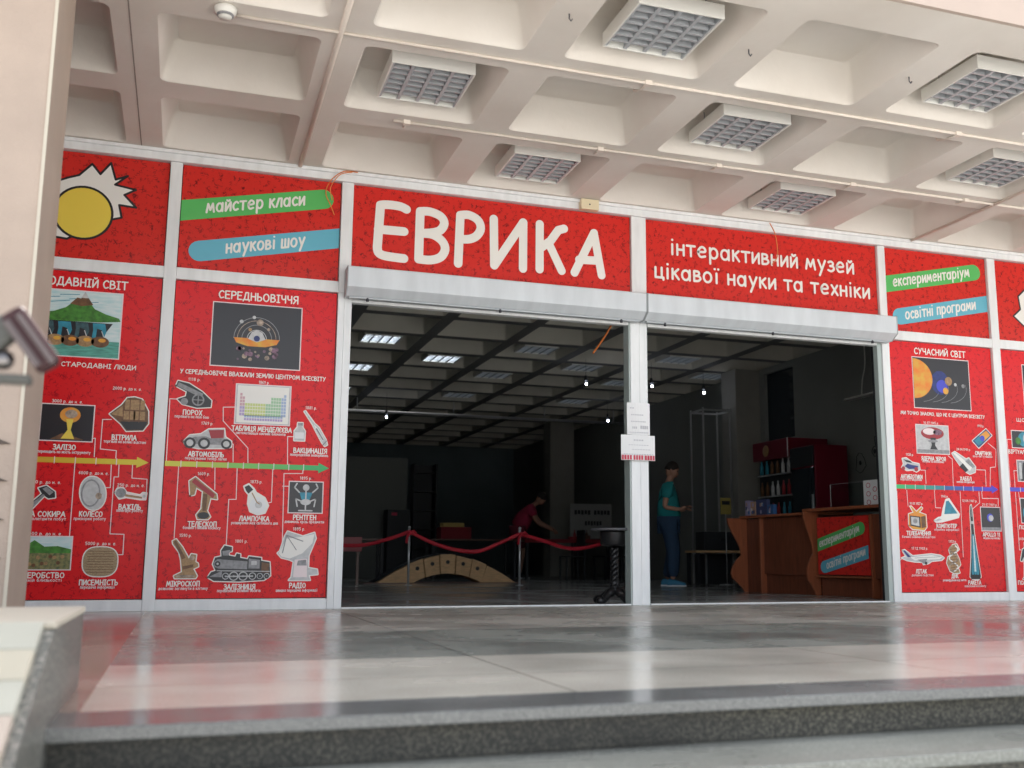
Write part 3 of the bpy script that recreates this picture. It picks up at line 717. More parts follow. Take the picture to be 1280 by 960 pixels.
ns = thing('name_sign', (1.27, 0, ZU), 'big red sign reading ЕВРИКА in fat white letters over the left doorway', 'sign')
board(ns, 0, 2.5465, ZU, ZT, M_red)
b = MB()
big = [('s', _s((.456, 3.350), (.41, 3.368), (.34, 3.374), (.27, 3.370), (.232, 3.362))[1]), ('l', [(.232, 3.358), (.216, 2.99)]),
       ('s', _s((.216, 2.99), (.226, 2.945), (.27, 2.922), (.36, 2.914), (.445, 2.912))[1]),
       ('l', [(.22, 3.146), (.44, 3.15)]),
       ('l', [(.572, 2.925), (.576, 3.345)]), ('s', _s((.576, 3.345), (.66, 3.352), (.755, 3.322), (.79, 3.262), (.755, 3.195), (.68, 3.165), (.58, 3.15))[1]),
       ('s', _s((.58, 3.15), (.69, 3.15), (.775, 3.10), (.802, 3.03), (.765, 2.958), (.68, 2.922), (.572, 2.92))[1]),
       ('l', [(.92, 2.915), (.932, 3.352)]), ('s', _s((.932, 3.352), (1.01, 3.362), (1.09, 3.325), (1.118, 3.255), (1.085, 3.185), (1.02, 3.145), (.935, 3.135))[1]),
       ('l', [(1.235, 3.352), (1.245, 2.93)]), ('l', [(1.245, 2.93), (1.508, 3.35)]), ('l', [(1.508, 3.35), (1.508, 2.925)]),
       ('l', [(1.664, 3.352), (1.664, 2.935)]), ('l', [(1.895, 3.335), (1.84, 3.315)]), ('l', [(1.84, 3.315), (1.765, 3.205)]), ('l', [(1.765, 3.205), (1.668, 3.128)]), ('l', [(1.745, 3.19), (1.872, 2.94)]),
       ('l', [(1.995, 2.935), (2.185, 3.325)]), ('l', [(2.185, 3.325), (2.258, 2.935)]), ('l', [(2.04, 3.06), (2.225, 3.068)])]
for i, (k, p) in enumerate(big):
    ribbon2d(b, p, .077, M_ink, -.004 - .0005 * (i % 6), 10)
b.build('lettering', ns)
ts = thing('tagline_sign', (3.96, 0, ZU), 'red sign with two lines of small white lettering over the right doorway', 'sign')
board(ts, 2.6926, 5.237, ZU, ZT, M_red)
b = MB()
write(b, 'інтерактивний музей', 2.955, 4.965, 3.205, .15, .023, M_ink, -.004, 0, 6); b.build('lettering', ts); b = MB()
write(b, 'цікавої науки та техніки', 2.79, 5.14, 2.968, .145, .023, M_ink, -.004, 0, 6)
b.build('lettering', ts)

# ------------------------------------------------------------------ timeline posters
def poster(x0, x1, label):
    t = thing('timeline_poster', ((x0 + x1) / 2, 0, ZB), label, 'poster', 'red science timeline posters')
    board(t, x0, x1, ZB, ZL, M_red2)
    return t
def arrow(t, x0, x1, z, cols, head):
    b = MB(); n = len(cols); h = .02
    for k, c in enumerate(cols):
        a = x0 + (x1 - x0) * k / n; e = x0 + (x1 - x0) * (k + 1) / n
        b.face([(a, -.003, z - h), (e, -.003, z - h), (e, -.003, z + h), (a, -.003, z + h)], c)
        if k: b.face([(a - .003, -.0042, z - h - .006), (a + .003, -.0042, z - h - .006), (a + .003, -.0042, z + h + .006), (a - .003, -.0042, z + h + .006)], M_inkp)
    if head:
        b.face([(x1, -.0032, z - .042), (x1 + .085, -.0032, z), (x1, -.0032, z + .042)], cols[-1])
    b.build('timeline_arrow', t)
def leaders(t, ls):
    for q in ls:
        b = MB()
        for i in range(len(q) - 1): ribbon2d(b, [q[i], q[i + 1]], .006, M_inkp, -.0016 - .0003 * (i % 2), 3)
        b.build('leader_line', t)
def caps(t, rows, name='caption'):
    for s, xa, xb, zc, kind in rows:
        b = MB()
        h, wt = {'T': (.060, .0105), 't': (.037, .0073), 'm': (.032, .0062), 's': (.022, .0038), 'd': (.022, .0036)}[kind]
        write(b, s, xa, xb, zc - h / 2, h, wt, M_ink if kind != 's' else M_inkp, -.0035, 0, 2 if kind in 'sd' else 3)
        b.build(name, t)

def grad(i, n, a, b):
    f = i / max(1, n - 1); c = tuple(a[k] + (b[k] - a[k]) * f for k in range(3))
    return mat('timeline_%02d_%02d_%02d' % tuple(int(99 * v) for v in c), c, .35)

# ---- poster 1: ancient times
t = poster(-2.725, -1.457, 'red poster of ancient inventions with an island picture, beside the column')
caps(t, [('СТАРОДАВНІЙ СВІТ', -2.47, -1.713, 2.475, 'T')], 'title_lettering')
caps(t, [('ЯК БАЧИЛИ СВІТ СТАРОДАВНІ ЛЮДИ', -2.60, -1.612, 1.835, 'm')], 'subtitle_lettering')
p = Pic(-2.42, -1.745, 1.90, 2.405); p.frame(M_sea)
p.rect(0, 0, 1, .25, mat('green_sea_ink', (.12, .45, .36), .4, var=.5, vscale=12, stretch=(1, 1, 6)), 2)
p.poly([(.04, .56), (.12, .63), (.30, .67), (.42, .74), (.50, .84), (.66, .84), (.72, .74), (.84, .67), (.98, .62), (1.0, .57), (.8, .54), (.5, .53), (.2, .53)], M_leaf, 3)
p.poly([(.46, .80), (.53, .90), (.57, .89), (.61, 1.0), (.65, .9), (.70, .80), (.58, .77)], M_brown, 4); p.poly([(.57, .9), (.61, 1.0), (.65, .9)], M_lgrey, 5)
p.poly([(.12, .53), (.92, .53), (.86, .40), (.80, .26), (.2, .26), (.16, .40)], M_space, 2)
for k in range(4):
    u = .17 + .18 * k
    p.poly([(u, .52), (u + .13, .52), (u + .15, .40), (u + .12, .28), (u + .10, .42), (u + .05, .44), (u + .04, .28), (u, .30), (u + .01, .42)], M_teal if k % 2 else mat('elephant_ink', (.05, .12, .14), .4, var=.6, vscale=30), 3)
    p.line([(u + .10, .40), (u + .13, .30)], .006, M_lgrey, 4)
for k in range(5): p.disc(.18 + .155 * k, .235, .095, M_tan if k % 2 else M_brown, 5, .085); p.disc(.20 + .155 * k, .26, .04, M_orange, 6, .03)
for k in range(6): p.line([(.05 + .1 * k, .93 - .06 * (k % 3)), (.25 + .1 * k, .95 - .05 * (k % 3))], .005, M_teal, 2)
p.build('island_picture', t)
p = Pic(-2.243, -1.886, 1.256, 1.524); p.frame(M_space)
p.disc(.55, .72, .2, M_orange, 2, .22); p.disc(.57, .75, .12, M_glow, 3, .12)
p.poly([(.48, .6), (.62, .6), (.58, .3), (.66, .05), (.40, .05), (.52, .3)], M_yel, 4); p.poly([(.2, .03), (.42, .2), (.6, .14), (.85, .03)], M_brown, 3)
p.build('molten_iron_picture', t)
p = Pic(-1.781, -1.488, 1.34, 1.613)
p.cut([(.02, .48), (.3, .75), (.42, .95), (.6, .98), (.78, .93), (.95, .6), (.97, .25), (.85, .05), (.45, .02), (.3, .22)], M_brown, 2)
for a, c in ((.38, .62), (.62, .86)):
    p.rect(a, .62, c, .9, M_tan, 3); p.rect(a - .02, .34, c + .02, .58, M_tan, 3)
p.poly([(.05, .47), (.32, .72), (.34, .42)], M_tan, 3); p.poly([(.28, .28), (.95, .3), (.86, .07), (.46, .05)], M_black, 4)
p.line([(.5, .28), (.5, .96)], .006, M_brown, 5); p.line([(.74, .28), (.74, .93)], .006, M_brown, 5)
p.build('sailing_ship_picture', t)
p = Pic(-2.273, -2.101, .76, .917)
p.cut([(-.2, -.1), (.45, .62), (.3, .88), (.6, 1.0), (.95, .72), (.98, .45), (.72, .4), (.55, .52), (0, -.25)], M_black, 2)
p.poly([(-.12, -.08), (.5, .6), (.58, .54), (.02, -.18)], M_grey, 3); p.poly([(.45, .85), (.62, .95), (.9, .7), (.75, .55)], M_grey, 3)
p.build('stone_axe_picture', t)
p = Pic(-1.944, -1.756, .745, .992)
el = [(.5 + .47 * math.cos(2 * PI * i / 26) - .06 * math.sin(2 * PI * i / 26), .5 + .5 * math.sin(2 * PI * i / 26)) for i in range(26)]
p.cut(el, M_lgrey, 2); p.disc(.42, .5, .36, M_grey, 3, .42); p.disc(.42, .5, .30, M_lgrey, 4, .37); p.disc(.72, .42, .12, M_glow, 5, .1)
p.build('stone_wheel_picture', t)
p = Pic(-1.698, -1.474, .821, .914)
p.cut([(0, .6), (.08, .95), (.25, .98), (.36, .62), (.8, .42), (.88, .62), (.99, .6), (.97, .1), (.8, .1), (.36, .25), (.15, .12)], M_inkp, 2)
p.disc(.19, .58, .16, M_grey, 3); p.poly([(.3, .5), (.86, .3), (.86, .15), (.34, .3)], M_tan, 3); p.disc(.92, .35, .05, M_lgrey, 4)
p.build('lever_picture', t)
p = Pic(-2.42, -1.969, .308, .542); p.frame(M_sea)
p.poly([(0, 0), (1, 0), (1, .55), (.8, .6), (.5, .52), (.3, .7), (0, .78)], M_field, 2)
p.poly([(.3, .7), (.45, .9), (.6, .7), (.8, .72), (1, .62), (1, .5), (.3, .5)], M_leaf, 3)
for k in range(14): p.disc(.1 + .06 * k, .12 + .28 * random.random(), .03, M_tan if k % 2 else M_brown, 4)
p.build('field_picture', t)
p = Pic(-1.883, -1.647, .257, .47)
bl = [(.5 + .5 * math.copysign(abs(math.cos(a)) ** .7, math.cos(a)), .5 + .5 * math.copysign(abs(math.sin(a)) ** .75, math.sin(a))) for a in [2 * PI * i / 28 for i in range(28)]]
p.cut(bl, mat('clay_ink', (.50, .36, .20), .5, var=.6, vscale=90, stretch=(1, 1, 3)), 2)
for k in range(9): p.line([(.12, .14 + .09 * k), (.88, .14 + .09 * k)], .004, M_brown, 3)
p.build('clay_tablet_picture', t)
ycols = [grad(k, 8, (.62, .24, .02), (.72, .58, .03)) for k in range(8)]
arrow(t, -2.70, -1.56, 1.109, ycols, True)
leaders(t, [[(-1.881, 1.28), (-1.862, 1.281), (-1.86, 1.14)], [(-1.759, 1.429), (-1.821, 1.426), (-1.822, 1.202), (-1.709, 1.193), (-1.709, 1.136)], [(-1.989, 1.094), (-1.987, .546)], [(-1.737, 1.084), (-1.733, .913), (-1.765, .912)],
            [(-1.684, 1.107), (-1.681, .995), (-1.712, .994), (-1.712, .569), (-1.614, .566), (-1.612, .416), (-1.65, .415)], [(-1.588, 1.111), (-1.586, .989), (-1.478, .983), (-1.476, .841)]])
caps(t, [('ЗАЛІЗО', -2.146, -1.992, 1.206, 't'), ('переходить на якість інструменту', -2.247, -1.888, 1.171, 's'), ('3000 р. до н. е.', -2.178, -1.966, 1.551, 'd'),
         ('ВІТРИЛА', -1.747, -1.574, 1.294, 't'), ('торгівля на великі відстані', -1.802, -1.503, 1.263, 's'), ('2000 р. до н. е.', -1.765, -1.558, 1.671, 'd'),
         ("КАМ'ЯНА СОКИРА", -2.44, -2.028, .709, 't'), ('дозволяє полегшити побут', -2.40, -2.02, .675, 's'), ('8000 р. до н. е.', -2.30, -2.07, .943, 'd'),
         ('КОЛЕСО', -1.932, -1.773, .714, 't'), ('прискорює роботу', -1.967, -1.748, .68, 's'), ('4000 р. до н. е.', -1.959, -1.749, 1.019, 'd'),
         ('ВАЖІЛЬ', -1.664, -1.51, .771, 't'), ('полегшує роботу', -1.678, -1.493, .745, 's'), ('250 р. до н. е.', -1.685, -1.491, .935, 'd'),
         ('ЗЕМЛЕРОБСТВО', -2.37, -2.001, .265, 't'), ('в духовній близькості', -2.36, -2.016, .231, 's'), ('8 000 р. до н. е.', -2.29, -2.035, .566, 'd'),
         ('ПИСЕМНІСТЬ', -1.897, -1.634, .212, 't'), ('передача інформації', -1.887, -1.652, .179, 's'), ('5000 р. до н. е.', -1.875, -1.661, .497, 'd')])

# ---- poster 2: middle ages
t = poster(-1.366, -.098, 'red timeline poster with an orange glowing dome picture, left of the left doorway')
caps(t, [('СЕРЕДНЬОВІЧЧЯ', -1.034, -.415, 2.472, 'T')], 'title_lettering')
caps(t, [('У СЕРЕДНЬОВІЧЧІ ВВАЖАЛИ ЗЕМЛЮ ЦЕНТРОМ ВСЕСВІТУ', -1.288, -.171, 1.832, 'm')], 'subtitle_lettering')
p = Pic(-1.068, -.385, 1.897, 2.404); p.frame(M_space)
for k, (r, mt) in enumerate(((.26, M_grey), (.22, M_glow), (.17, M_grey), (.11, M_lgrey))):
    q = [(.5 + r * math.cos(R(a)), .45 + r * 1.35 * math.sin(R(a))) for a in range(0, 181, 12)]
    p.line(q, .005, mt, 2)
p.poly([(.24, .46), (.76, .46), (.73, .38), (.6, .33), (.4, .33), (.27, .38)], M_orange, 3)
p.poly([(.40, .45), (.44, .56), (.5, .6), (.56, .56), (.6, .45), (.5, .40)], M_lgrey, 4); p.disc(.5, .46, .035, M_navy, 5)
p.disc(.53, .72, .04, M_glow, 4); p.disc(.32, .72, .022, M_lgrey, 4); p.disc(.46, .8, .02, M_lgrey, 4); p.disc(.42, .6, .02, M_tan, 4); p.disc(.63, .62, .018, M_glow, 4)
for k in range(26): p.disc(.28 + .46 * random.random(), .30 - .2 * random.random() ** 1.5, .012 + .02 * random.random(), M_mauve if k % 3 else M_glow, 4 + (k % 3), None, 8)
p.build('glowing_dome_picture', t)
p = Pic(-1.314, -1.04, 1.549, 1.754)
p.cut([(0, .8), (.05, 1), (.35, .92), (.72, .62), (.98, .3), (.97, .05), (.6, 0), (.2, .12), (.06, .3), (.28, .42), (.3, .6)], M_black, 2)
p.poly([(.03, .8), (.07, .95), (.75, .55), (.72, .38)], M_grey, 3); p.disc(.62, .30, .17, M_grey, 4); p.disc(.62, .30, .13, M_black, 5)
p.line([(.62, .08), (.62, .52)], .008, M_grey, 6); p.line([(.48, .3), (.76, .3)], .008, M_grey, 6); p.disc(.25, .22, .1, M_grey, 4)
p.build('cannon_picture', t)
p = Pic(-.86, -.445, 1.443, 1.752); p.frame(M_lgrey); p.rect(.02, .02, .98, .98, M_ink, 2)
tc_ = [mat('element_lilac', (.45, .36, .60), .4), mat('element_lime', (.58, .66, .25), .4), mat('element_green', (.35, .58, .36), .4), mat('element_pink', (.62, .38, .42), .4), mat('element_blue', (.36, .46, .66), .4)]
for c in range(18):
    for r in range(7):
        if (r == 0 and 0 < c < 17) or (r in (1, 2) and 1 < c < 12): continue
        u = .07 + .048 * c; v = .78 - .085 * r
        p.rect(u, v - .07, u + .042, v, tc_[0 if c < 2 and r > 3 else 3 if c < 2 else 1 if c < 10 else 2 if c < 16 else 4], 3)
for c in range(15):
    for r in range(2): p.rect(.16 + .048 * c, .08 + .075 * r, .2 + .048 * c, .14 + .075 * r, tc_[(0, 4)[r]], 3)
p.build('element_table_picture', t)
p = Pic(-1.233, -.873, 1.233, 1.393)
p.cut([(0, .3), (.12, .62), (.35, .7), (.5, .95), (.82, 1), (.85, .6), (.98, .4), (.98, .12), (.85, .05), (.3, 0), (.06, .1)], M_lgrey, 2)
p.poly([(.1, .35), (.2, .55), (.45, .6), (.55, .5), (.8, .55), (.95, .4), (.9, .2), (.15, .2)], M_grey, 3); p.poly([(.5, .9), (.82, .95), (.82, .55), (.56, .5)], M_wine, 4)
for u, r in ((.13, .12), (.42, .125), (.88, .11)):
    p.disc(u, .25, r, M_black, 5); p.disc(u, .25, r * .6, M_lgrey, 6)
p.build('vintage_car_picture', t)
p = Pic(-.409, -.309, 1.316, 1.469)
p.cut([(.1, .05), (.1, .55), (.32, .75), (.34, .98), (.72, .98), (.72, .75), (.92, .55), (.9, .05)], M_lgrey, 2); p.rect(.33, .84, .73, .98, M_grey, 3); p.rect(.14, .15, .86, .48, M_paper, 3)
p.build('vaccine_bottle_picture', t)
p = Pic(-.329, -.133, 1.28, 1.565)
p.cut([(0, .98), (.04, 1), (.42, .66), (.62, .54), (.92, .2), (.98, .06), (.88, .02), (.76, .12), (.45, .5), (.36, .62)], M_lgrey, 2); p.poly([(.4, .64), (.58, .52), (.86, .2), (.78, .15), (.46, .5)], M_paper, 3)
p.line([(.52, .5), (.8, .2)], .012, M_grey, 4); p.line([(.8, .05), (.95, .17)], .008, M_grey, 5)
p.build('syringe_picture', t)
p = Pic(-1.173, -.957, .687, 1.01)
p.cut([(.06, .55), (0, .9), (.2, 1), (.95, .6), (.98, .48), (.75, .5), (.66, .2), (.78, .06), (.7, 0), (.35, 0), (.3, .1), (.46, .25), (.48, .66), (.25, .75), (.2, .58)], M_tan, 2)
p.poly([(.08, .88), (.18, .97), (.9, .6), (.84, .5)], M_wine, 3); p.poly([(.5, .6), (.64, .6), (.62, .2), (.5, .2)], M_brown, 4); p.disc(.54, .09, .2, M_black, 3, .08)
p.build('telescope_picture', t)
p = Pic(-.769, -.576, .73, .966)
p.cut([(.02, .92), (.2, 1), (.4, .85), (.5, .72), (.85, .55), (1, .3), (.88, .06), (.6, 0), (.3, .1), (.2, .35), (.22, .65), (.08, .78)], M_ink, 2)
p.poly([(.04, .9), (.2, .97), (.38, .82), (.2, .68), (.1, .78)], M_black, 3); p.disc(.6, .3, .33, M_paper, 3, .27); p.line([(.35, .7), (.55, .4), (.65, .35)], .008, M_tan, 4); p.disc(.62, .32, .14, M_lgrey, 4)
p.build('light_bulb_picture', t)
p = Pic(-.418, -.16, .752, .992); p.frame(M_space)
p.disc(.5, .82, .1, M_lgrey, 2); p.poly([(.3, .66), (.7, .66), (.62, .42), (.38, .42)], M_teal, 2); p.disc(.5, .34, .16, M_lgrey, 3, .1)
for a, c in (((.3, .66), (.15, .82)), ((.15, .82), (.22, .95)), ((.7, .66), (.86, .82)), ((.86, .82), (.8, .95)), ((.42, .34), (.2, .45)), ((.2, .45), (.25, .2)), ((.58, .34), (.8, .45)), ((.8, .45), (.76, .2)), ((.5, .7), (.5, .1)), ((.3, .06), (.7, .06))):
    p.line([a, c], .011, M_lgrey, 4)
p.build('x_ray_picture', t)
p = Pic(-1.267, -1.067, .241, .534)
p.cut([(0, .95), (.12, 1), (.36, .8), (.62, .5), (.7, .62), (.88, .6), (.86, .42), (.96, .38), (.98, .3), (.8, .24), (.95, .06), (.9, 0), (.15, 0), (.12, .06), (.4, .16), (.34, .46), (.26, .66), (.02, .88)], M_tan, 2)
p.poly([(.04, .93), (.12, .97), (.5, .52), (.38, .48)], M_brown, 3); p.poly([(.4, .3), (.8, .36), (.78, .28), (.42, .22)], M_brown, 4); p.disc(.74, .52, .09, M_glow, 4); p.rect(.2, .02, .86, .08, M_glow, 4)
p.build('microscope_picture', t)
p = Pic(-.999, -.535, .215, .489)
p.cut([(0, .12), (.05, .26), (.12, .30), (.07, .48), (.10, .66), (.20, .70), (.19, .86), (.24, 1), (.36, .96), (.36, .84), (.31, .82), (.32, .72), (.42, .69), (.44, .78), (.50, .76), (.50, .66), (.62, .62), (.64, .70), (.84, .66), (.84, .58), (.98, .54), (1, .16), (.9, .04), (.5, 0), (.1, .02)], M_black, 2)
p.poly([(.13, .62), (.62, .56), (.62, .34), (.15, .36)], M_grey, 3); p.disc(.145, .49, .065, M_grey, 4); p.disc(.145, .49, .045, M_black, 5); p.disc(.145, .49, .018, M_lgrey, 6)
p.poly([(.21, .84), (.34, .88), (.31, .72), (.22, .72)], M_grey, 3); p.poly([(.64, .64), (.82, .60), (.82, .36), (.64, .36)], M_grey, 3); p.rect(.68, .46, .77, .57, M_lgrey, 4)
p.poly([(.85, .54), (.97, .50), (.97, .24), (.85, .26)], M_brown, 3)
p.poly([(.02, .13), (.22, .30), (.22, .12)], M_grey, 4)
for u, r in ((.28, .055), (.41, .075), (.56, .075), (.71, .06), (.83, .05), (.94, .05)):
    p.disc(u, .15, r, M_lgrey, 4); p.disc(u, .15, r * .78, M_black, 5); p.disc(u, .15, r * .25, M_grey, 6)
p.line([(.28, .14), (.71, .15)], .009, M_lgrey, 7); p.line([(.14, .30), (.98, .28)], .006, M_lgrey, 4)
p.build('steam_locomotive_picture', t)
p = Pic(-.488, -.172, .224, .602)
p.cut([(.0, .55), (.1, .46), (.3, .42), (.4, .38), (.36, .06), (.3, 0), (.82, 0), (.78, .1), (1, .12), (.98, .22), (.76, .25), (.76, .5), (.92, .86), (.88, .98), (.6, .9), (.22, 1), (.16, .9), (.06, .6)], M_lgrey, 2)
p.poly([(.03, .55), (.2, .85), (.5, .88), (.88, .95), (.84, .76), (.6, .55), (.3, .44), (.1, .48)], M_ink, 3); p.line([(.12, .56), (.2, .92), (.6, .8)], .008, M_grey, 5); p.line([(.2, .92), (.45, .62)], .006, M_grey, 6)
p.poly([(.42, .42), (.72, .44), (.74, .05), (.4, .05)], M_inkp, 4); p.poly([(.5, .40), (.7, .42), (.72, .3), (.48, .3)], M_grey, 5); p.rect(.36, .0, .78, .06, M_lgrey, 5)
p.build('radio_dish_picture', t)
gcols = [grad(k, 9, (.66, .62, .06), (.04, .45, .12)) for k in range(4)] + [grad(k, 6, (.22, .55, .10), (.03, .42, .12)) for k in range(6)]
arrow(t, -1.358, -.20, 1.108, gcols, True)
leaders(t, [[(-1.30, 1.61), (-1.352, 1.61), (-1.349, 1.13)], [(-.865, 1.569), (-.954, 1.564), (-.949, 1.455), (-.752, 1.249), (-.746, 1.133)], [(-.88, 1.278), (-.864, 1.275), (-.858, 1.135)], [(-.405, 1.353), (-.451, 1.352), (-.442, 1.128)], [(-1.257, 1.093), (-1.258, .54)], [(-.991, 1.093), (-.983, .918)],
            [(-.825, 1.099), (-.82, .845), (-.875, .843), (-.876, .49)], [(-.554, 1.089), (-.553, .828), (-.573, .823)], [(-.321, 1.096), (-.32, 1.061), (-.466, 1.056), (-.455, .519)], [(-.472, .956), (-.42, .957)]])
caps(t, [('ПОРОХ', -1.25, -1.109, 1.51, 't'), ('перевага на полі бою', -1.308, -1.057, 1.478, 's'), ('1118 р.', -1.225, -1.133, 1.772, 'd'),
         ('ТАБЛИЦЯ МЕНДЕЛЄЄВА', -.881, -.423, 1.402, 't'), ('систематизація хімічних елементів', -.848, -.468, 1.368, 's'), ('1869 р.', -.693, -.61, 1.778, 'd'),
         ('АВТОМОБІЛЬ', -1.192, -.931, 1.188, 't'), ('пересування тепер легке', -1.214, -.906, 1.156, 's'), ('1769 р.', -1.109, -1.02, 1.43, 'd'),
         ('ВАКЦИНАЦІЯ', -.4, -.138, 1.244, 't'), ('попередження захворювань', -.424, -.126, 1.211, 's'), ('1881 р.', -.32, -.229, 1.592, 'd'),
         ('ТЕЛЕСКОП', -1.165, -.956, .65, 't'), ('бачимо глибини космосу', -1.199, -.925, .623, 's'), ('1609 р.', -1.114, -1.024, 1.037, 'd'),
         ('ЛАМПОЧКА', -.788, -.564, .697, 't'), ('розширення меж світлового дня', -.847, -.497, .665, 's'), ('1873 р.', -.719, -.627, .985, 'd'),
         ('РЕНТГЕН', -.38, -.203, .713, 't'), ('дивимось крізь предмети', -.444, -.139, .68, 's'), ('1895 р.', -.34, -.246, 1.024, 'd'),
         ('МІКРОСКОП', -1.291, -1.055, .2, 't'), ('дозволяє заглянути в клітину', -1.347, -.994, .166, 's'), ('1590 р.', -1.22, -1.131, .563, 'd'),
         ('ЗАЛІЗНИЦЯ', -.876, -.645, .175, 't'), ('перевезення великих обсягів', -.924, -.604, .147, 's'), ('1801 р.', -.81, -.715, .523, 'd'),
         ('РАДІО', -.387, -.262, .183, 't'), ('швидка передача інформації', -.487, -.17, .147, 's'), ('1895 р.', -.377, -.283, .622, 'd')])

# ---- poster 3: modern world
t = poster(5.324, 6.599, 'red timeline poster with an orange sun and planets picture, right of the right doorway')
caps(t, [('СУЧАСНИЙ СВІТ', 5.64, 6.269, 2.47, 'T')], 'title_lettering')
caps(t, [('МИ ТОЧНО ЗНАЄМО, ЩО НЕ Є ЦЕНТРОМ ВСЕСВІТУ', 5.44, 6.461, 1.835, 'm')], 'subtitle_lettering')
p = Pic(5.612, 6.296, 1.896, 2.404); p.frame(M_space)
p.poly([(0, .22)] + [(.0 + .335 * math.cos(R(a)), .58 + .40 * math.sin(R(a))) for a in range(-90, 91, 10)] + [(0, .98)], M_orange, 4)
p.disc(.47, .52, .16, M_navy, 2, .24); p.disc(.5, .45, .1, M_bluei, 3, .13)
p.disc(.62, .56, .065, M_tan, 5); p.disc(.56, .36, .05, M_orange, 5); p.disc(.88, .48, .03, M_grey, 5); p.disc(.74, .5, .025, M_lgrey, 5)
for k in range(4): p.line([(min(.985, .1 + .16 * k + .36 * math.cos(R(a))), .42 + .3 * math.sin(R(a))) for a in range(-80, 20, 14)], .004, M_grey, 2)
p.build('planets_picture', t)
p = Pic(5.612, 5.997, 1.441, 1.72); p.frame(M_lgrey)
p.disc(.5, .72, .36, M_wine, 2, .22); p.disc(.4, .78, .2, M_inkp, 3, .12); p.disc(.66, .76, .14, M_mauve, 3, .1); p.poly([(.42, .56), (.6, .56), (.56, .3), (.64, .14), (.4, .14), (.46, .3)], M_black, 3); p.disc(.5, .44, .16, M_grey, 4, .05); p.rect(0, 0, 1, .13, M_grey, 3)
p.build('mushroom_cloud_picture', t)
p = Pic(5.406, 5.635, 1.249, 1.384)
p.cut([(.05, .3), (.15, .55), (.1, .95), (.3, 1), (.6, .7), (.95, .6), (.98, .2), (.8, .02), (.6, .15), (.3, .1)], M_lgrey, 2)
p.poly([(.2, .4), (.35, .6), (.6, .5), (.9, .45), (.85, .25), (.4, .2)], M_navy, 3); p.disc(.12, .24, .09, M_wine, 4); p.disc(.78, .2, .1, M_wine, 4); p.poly([(.15, .9), (.5, .8), (.6, .65), (.3, .7)], M_black, 3)
p.build('capsule_picture', t)
p = Pic(6.291, 6.538, 1.517, 1.714)
p.cut([(0, .35), (.72, 1), (1, .68), (.3, 0)], M_navy, 2); p.poly([(.08, .36), (.36, .62), (.58, .36), (.3, .1)], M_teal, 3); p.poly([(.36, .62), (.72, .92), (.92, .68), (.58, .36)], M_orange, 3); p.disc(.5, .5, .12, M_bluei, 4)
p.build('smartphone_picture', t)
p = Pic(6.024, 6.314, 1.243, 1.468)
p.cut([(.02, .92), (.14, 1), (.6, .68), (.72, .74), (.98, .35), (.95, .12), (.72, .02), (.58, .1), (.35, .35), (.1, .75)], M_lgrey, 2); p.poly([(.06, .92), (.14, .97), (.84, .34), (.72, .16)], M_ink, 3); p.poly([(.55, .58), (.7, .7), (.96, .36), (.84, .3)], M_grey, 4); p.poly([(.3, .34), (.44, .5), (.66, .2), (.54, .1)], M_black, 4)
p.build('space_telescope_picture', t)
p = Pic(5.464, 5.674, .678, .912)
p.cut([(0, .2), (.02, .68), (.3, .75), (.12, 1), (.2, 1), (.46, .78), (.75, .98), (.82, .94), (.6, .76), (.98, .66), (1, .15), (.86, .02), (.2, .06)], M_orange, 2)
p.poly([(.08, .2), (.08, .62), (.66, .58), (.66, .12)], M_black, 3); p.poly([(.14, .25), (.14, .57), (.58, .54), (.58, .18)], M_lgrey, 4); p.disc(.36, .4, .12, M_grey, 5); p.poly([(.7, .58), (.95, .62), (.95, .15), (.7, .1)], M_brown, 4)
p.build('television_picture', t)
p = Pic(5.766, 6.076, .764, .995)
p.cut([(0, .06), (.16, .18), (.3, .22), (.38, .6), (.5, .96), (.62, 1), (.99, .35), (.95, .22), (.7, .14), (.3, .02), (.08, 0)], M_ink, 2); p.poly([(.4, .34), (.5, .9), (.6, .92), (.92, .38)], M_teal, 3); p.poly([(.03, .07), (.2, .16), (.3, .1), (.1, .03)], M_lgrey, 3)
p.build('desktop_computer_picture', t)
p = Pic(6.156, 6.292, .211, .941)
p.cut([(.42, .98), (.5, 1), (.58, .9), (.62, .62), (.8, .3), (.98, .03), (.8, 0), (.2, 0), (.02, .03), (.22, .3), (.36, .62), (.36, .9)], M_black, 2)
p.poly([(.42, .6), (.58, .6), (.74, .3), (.86, .06), (.14, .06), (.28, .3)], M_teal, 3); p.poly([(.46, .58), (.54, .58), (.58, .1), (.42, .1)], M_sea, 4); p.rect(.38, .74, .6, .78, M_lgrey, 4); p.poly([(.42, .84), (.56, .84), (.5, .97)], M_grey, 4)
for k in range(4): p.poly([(.06 + .24 * k, .0), (.22 + .24 * k, .0), (.16 + .22 * k, .1)], M_space, 5)
p.build('rocket_picture', t)
p = Pic(6.341, 6.577, .689, .918); p.frame(M_space)
p.disc(.46, .56, .17, M_bluei, 2); p.disc(.5, .54, .13, M_lgrey, 3); p.rect(0, 0, 1, .14, M_grey, 2)
p.build('moon_earth_picture', t)
p = Pic(5.361, 5.858, .334, .495)
p.cut([(.02, .95), (.08, .98), (.26, .62), (.7, .74), (.92, .66), (1, .52), (.94, .38), (.7, .32), (.62, .18), (.5, .12), (.48, .26), (.3, .28), (.12, .36), (.0, .5), (.1, .6)], M_lgrey, 2)
